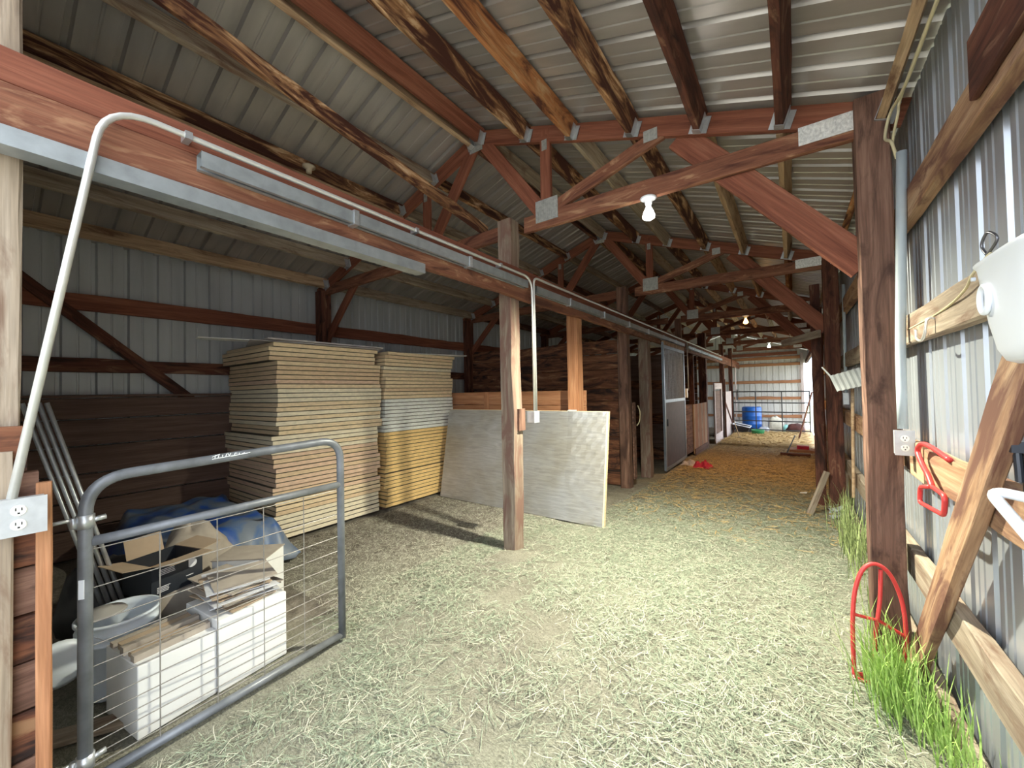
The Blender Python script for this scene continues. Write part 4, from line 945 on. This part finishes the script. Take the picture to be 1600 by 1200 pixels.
# ------------------------------------------------------------------ hay and grass
def blades(name, n, sampler, lmin, lmax, wmin, wmax, mat, lift=.012, label=None, cat='hay', seed=1):
    g = np.random.default_rng(seed); P = sampler(g, n); n = len(P)
    th = g.uniform(0, 2*np.pi, n); L = g.uniform(lmin, lmax, n); wd = g.uniform(wmin, wmax, n)/2; bend = g.uniform(-.5,.5,n)
    z = np.array([fz(0, y) for y in P[:,1]]) + g.uniform(.002, lift, n) - .004
    d = np.stack([np.cos(th), np.sin(th)],1); nr = np.stack([-d[:,1], d[:,0]],1)
    V = np.zeros((n, 6, 3))
    for k, s in enumerate((-.5, 0, .5)):
        c = P + d*(L*s)[:,None] + nr*(bend*L*(.25 if k != 1 else 0))[:,None]
        zz = z + (g.uniform(-.002,.010,n) if k != 1 else g.uniform(0,.012,n))
        tl = g.uniform(-.5,.5,n)*wd
        for q_, sg in enumerate((-1, 1)):
            V[:, k*2+q_, :2] = c + nr*(wd*sg)[:,None]; V[:, k*2+q_, 2] = zz + sg*tl
    idx = np.arange(n)[:,None]*6
    F = np.concatenate([idx+np.array([[0,2,3,1]]), idx+np.array([[2,4,5,3]])],1).reshape(-1)
    me = bpy.data.meshes.new(name); me.vertices.add(n*6); me.vertices.foreach_set('co', V.reshape(-1))
    me.loops.add(len(F)); me.loops.foreach_set('vertex_index', F.astype(np.int32)); me.polygons.add(n*2)
    me.polygons.foreach_set('loop_start', np.arange(n*2, dtype=np.int32)*4)
    try: me.polygons.foreach_set('loop_total', np.full(n*2, 4, dtype=np.int32))
    except Exception: pass
    me.update(calc_edges=True); me.materials.append(mat)
    o = bpy.data.objects.new(name, me); COL.objects.link(o); return tag(o, label, cat, kind='stuff')
def aisle(g, n):
    P = np.stack([g.uniform(-2.6,.44,n*2), .35 + 7.5*g.random(n*2)**1.0],1)
    d = (np.sin(P[:,0]*2.1+1)*np.sin(P[:,1]*1.4+P[:,0]) + .6*np.sin(P[:,0]*7.3+P[:,1]*2.2)*np.sin(P[:,1]*6.1-P[:,0]*3.7)) * .42 + .42 + .35*np.clip((P[:,1]-1.0)/1.5, 0, 1)*(P[:,0] > -1.6)
    k = (g.random(n*2) < d*np.clip((8.2-P[:,1])/3.5, 0, 1)) & ~((P[:,0] < -2.1) & (P[:,1] < 1.3)) & ~((P[:,0] < -1.9) & (P[:,1] > 3.85)); return P[k][:n]
def bays(g, n):
    return np.stack([g.uniform(-4.1,-2.2,n), g.uniform(1.45,3.9,n)],1)
def farz(g, n):
    y = 4.2 + 10*g.random(n*2); k = g.random(n*2) < np.clip((y-4.2)/4.0, 0, 1); return np.stack([g.uniform(-1.85,.42,n*2), y],1)[k][:n]
def farend(g, n): return np.stack([g.uniform(-1.8,.38,n), g.uniform(13.0,18.5,n)],1)
blades('green_hay', 42000, aisle, .03, .13, .0012, .0032, HAYG, .018, 'loose green hay scattered over the aisle floor', seed=1)
blades('straw_hay', 15000, aisle, .025, .13, .0012, .003, HAYS, .022, 'pale dry stems mixed through the aisle hay', seed=2)
blades('dry_chaff', 12000, bays, .015, .07, .0012, .003, HAYS, .012, 'sparse chaff on the bare dirt before the foam stacks', seed=3)
blades('far_hay', 14000, farz, .05, .18, .004, .009, HAYB, .03, 'brownish hay over the far aisle floor', seed=4)
blades('golden_bedding', 9000, farend, .08, .25, .010, .02, HAYB, .12, 'golden straw heaped near the far pipe gate', seed=5)
def grass(name, n, cx, cy, rx, ry, hmin, hmax, wd, mat, label, seed, lean=(0,0)):
    g = random.Random(seed); m = MB()
    for i in range(n):
        x = cx + g.gauss(0, rx); y = cy + g.gauss(0, ry); x = min(x, .485); h = g.uniform(hmin, hmax); a = g.uniform(0, 6.28)
        dx, dy = math.cos(a), math.sin(a); b_ = g.uniform(.05,.45)*h; w2 = wd*g.uniform(.6,1.2)/2; z = fz(0,y)
        px, py = -dy*w2, dx*w2; vs = []
        for s, wf in ((0,1),(.35,1),(.7,.75)):
            ox = dx*b_*s*s + lean[0]*h*s; oy = dy*b_*s*s + lean[1]*h*s
            X1 = min(x+ox, .50)
            vs += [(X1-px*wf, y+oy-py*wf, z+h*s), (X1+px*wf, y+oy+py*wf, z+h*s)]
        vs.append((min(x+dx*b_+lean[0]*h, .50), y+dy*b_+lean[1]*h, z+h*(1-.25*b_/h)))
        m.add(vs, [(0,1,3,2),(2,3,5,4),(4,5,6)])
    return tag(m.build(name, mat, loc=(cx,cy,0)), label, 'grass', kind='stuff')
grass('grass_clump', 460, .355, 2.50, .055, .12, .10, .42, .0055, GRASS, 'bright green grass clump around the red hand truck', 1, (-.1,-.2))
grass('grass_clump', 150, .44, 2.25, .03, .12, .08, .22, .006, GRASS, 'bright green grass at the wall foot, nearer than the hand truck', 2)
grass('dull_wall_grass', 300, .40, 4.6, .05, .55, .15, .55, .007, GRASSD, 'dull tall grass along the right wall beyond the first post', 3)
grass('wall_grass', 130, .475, 1.75, .02, .35, .15, .42, .007, GRASS, 'green grass growing up against the lower right wall near the camera', 5)
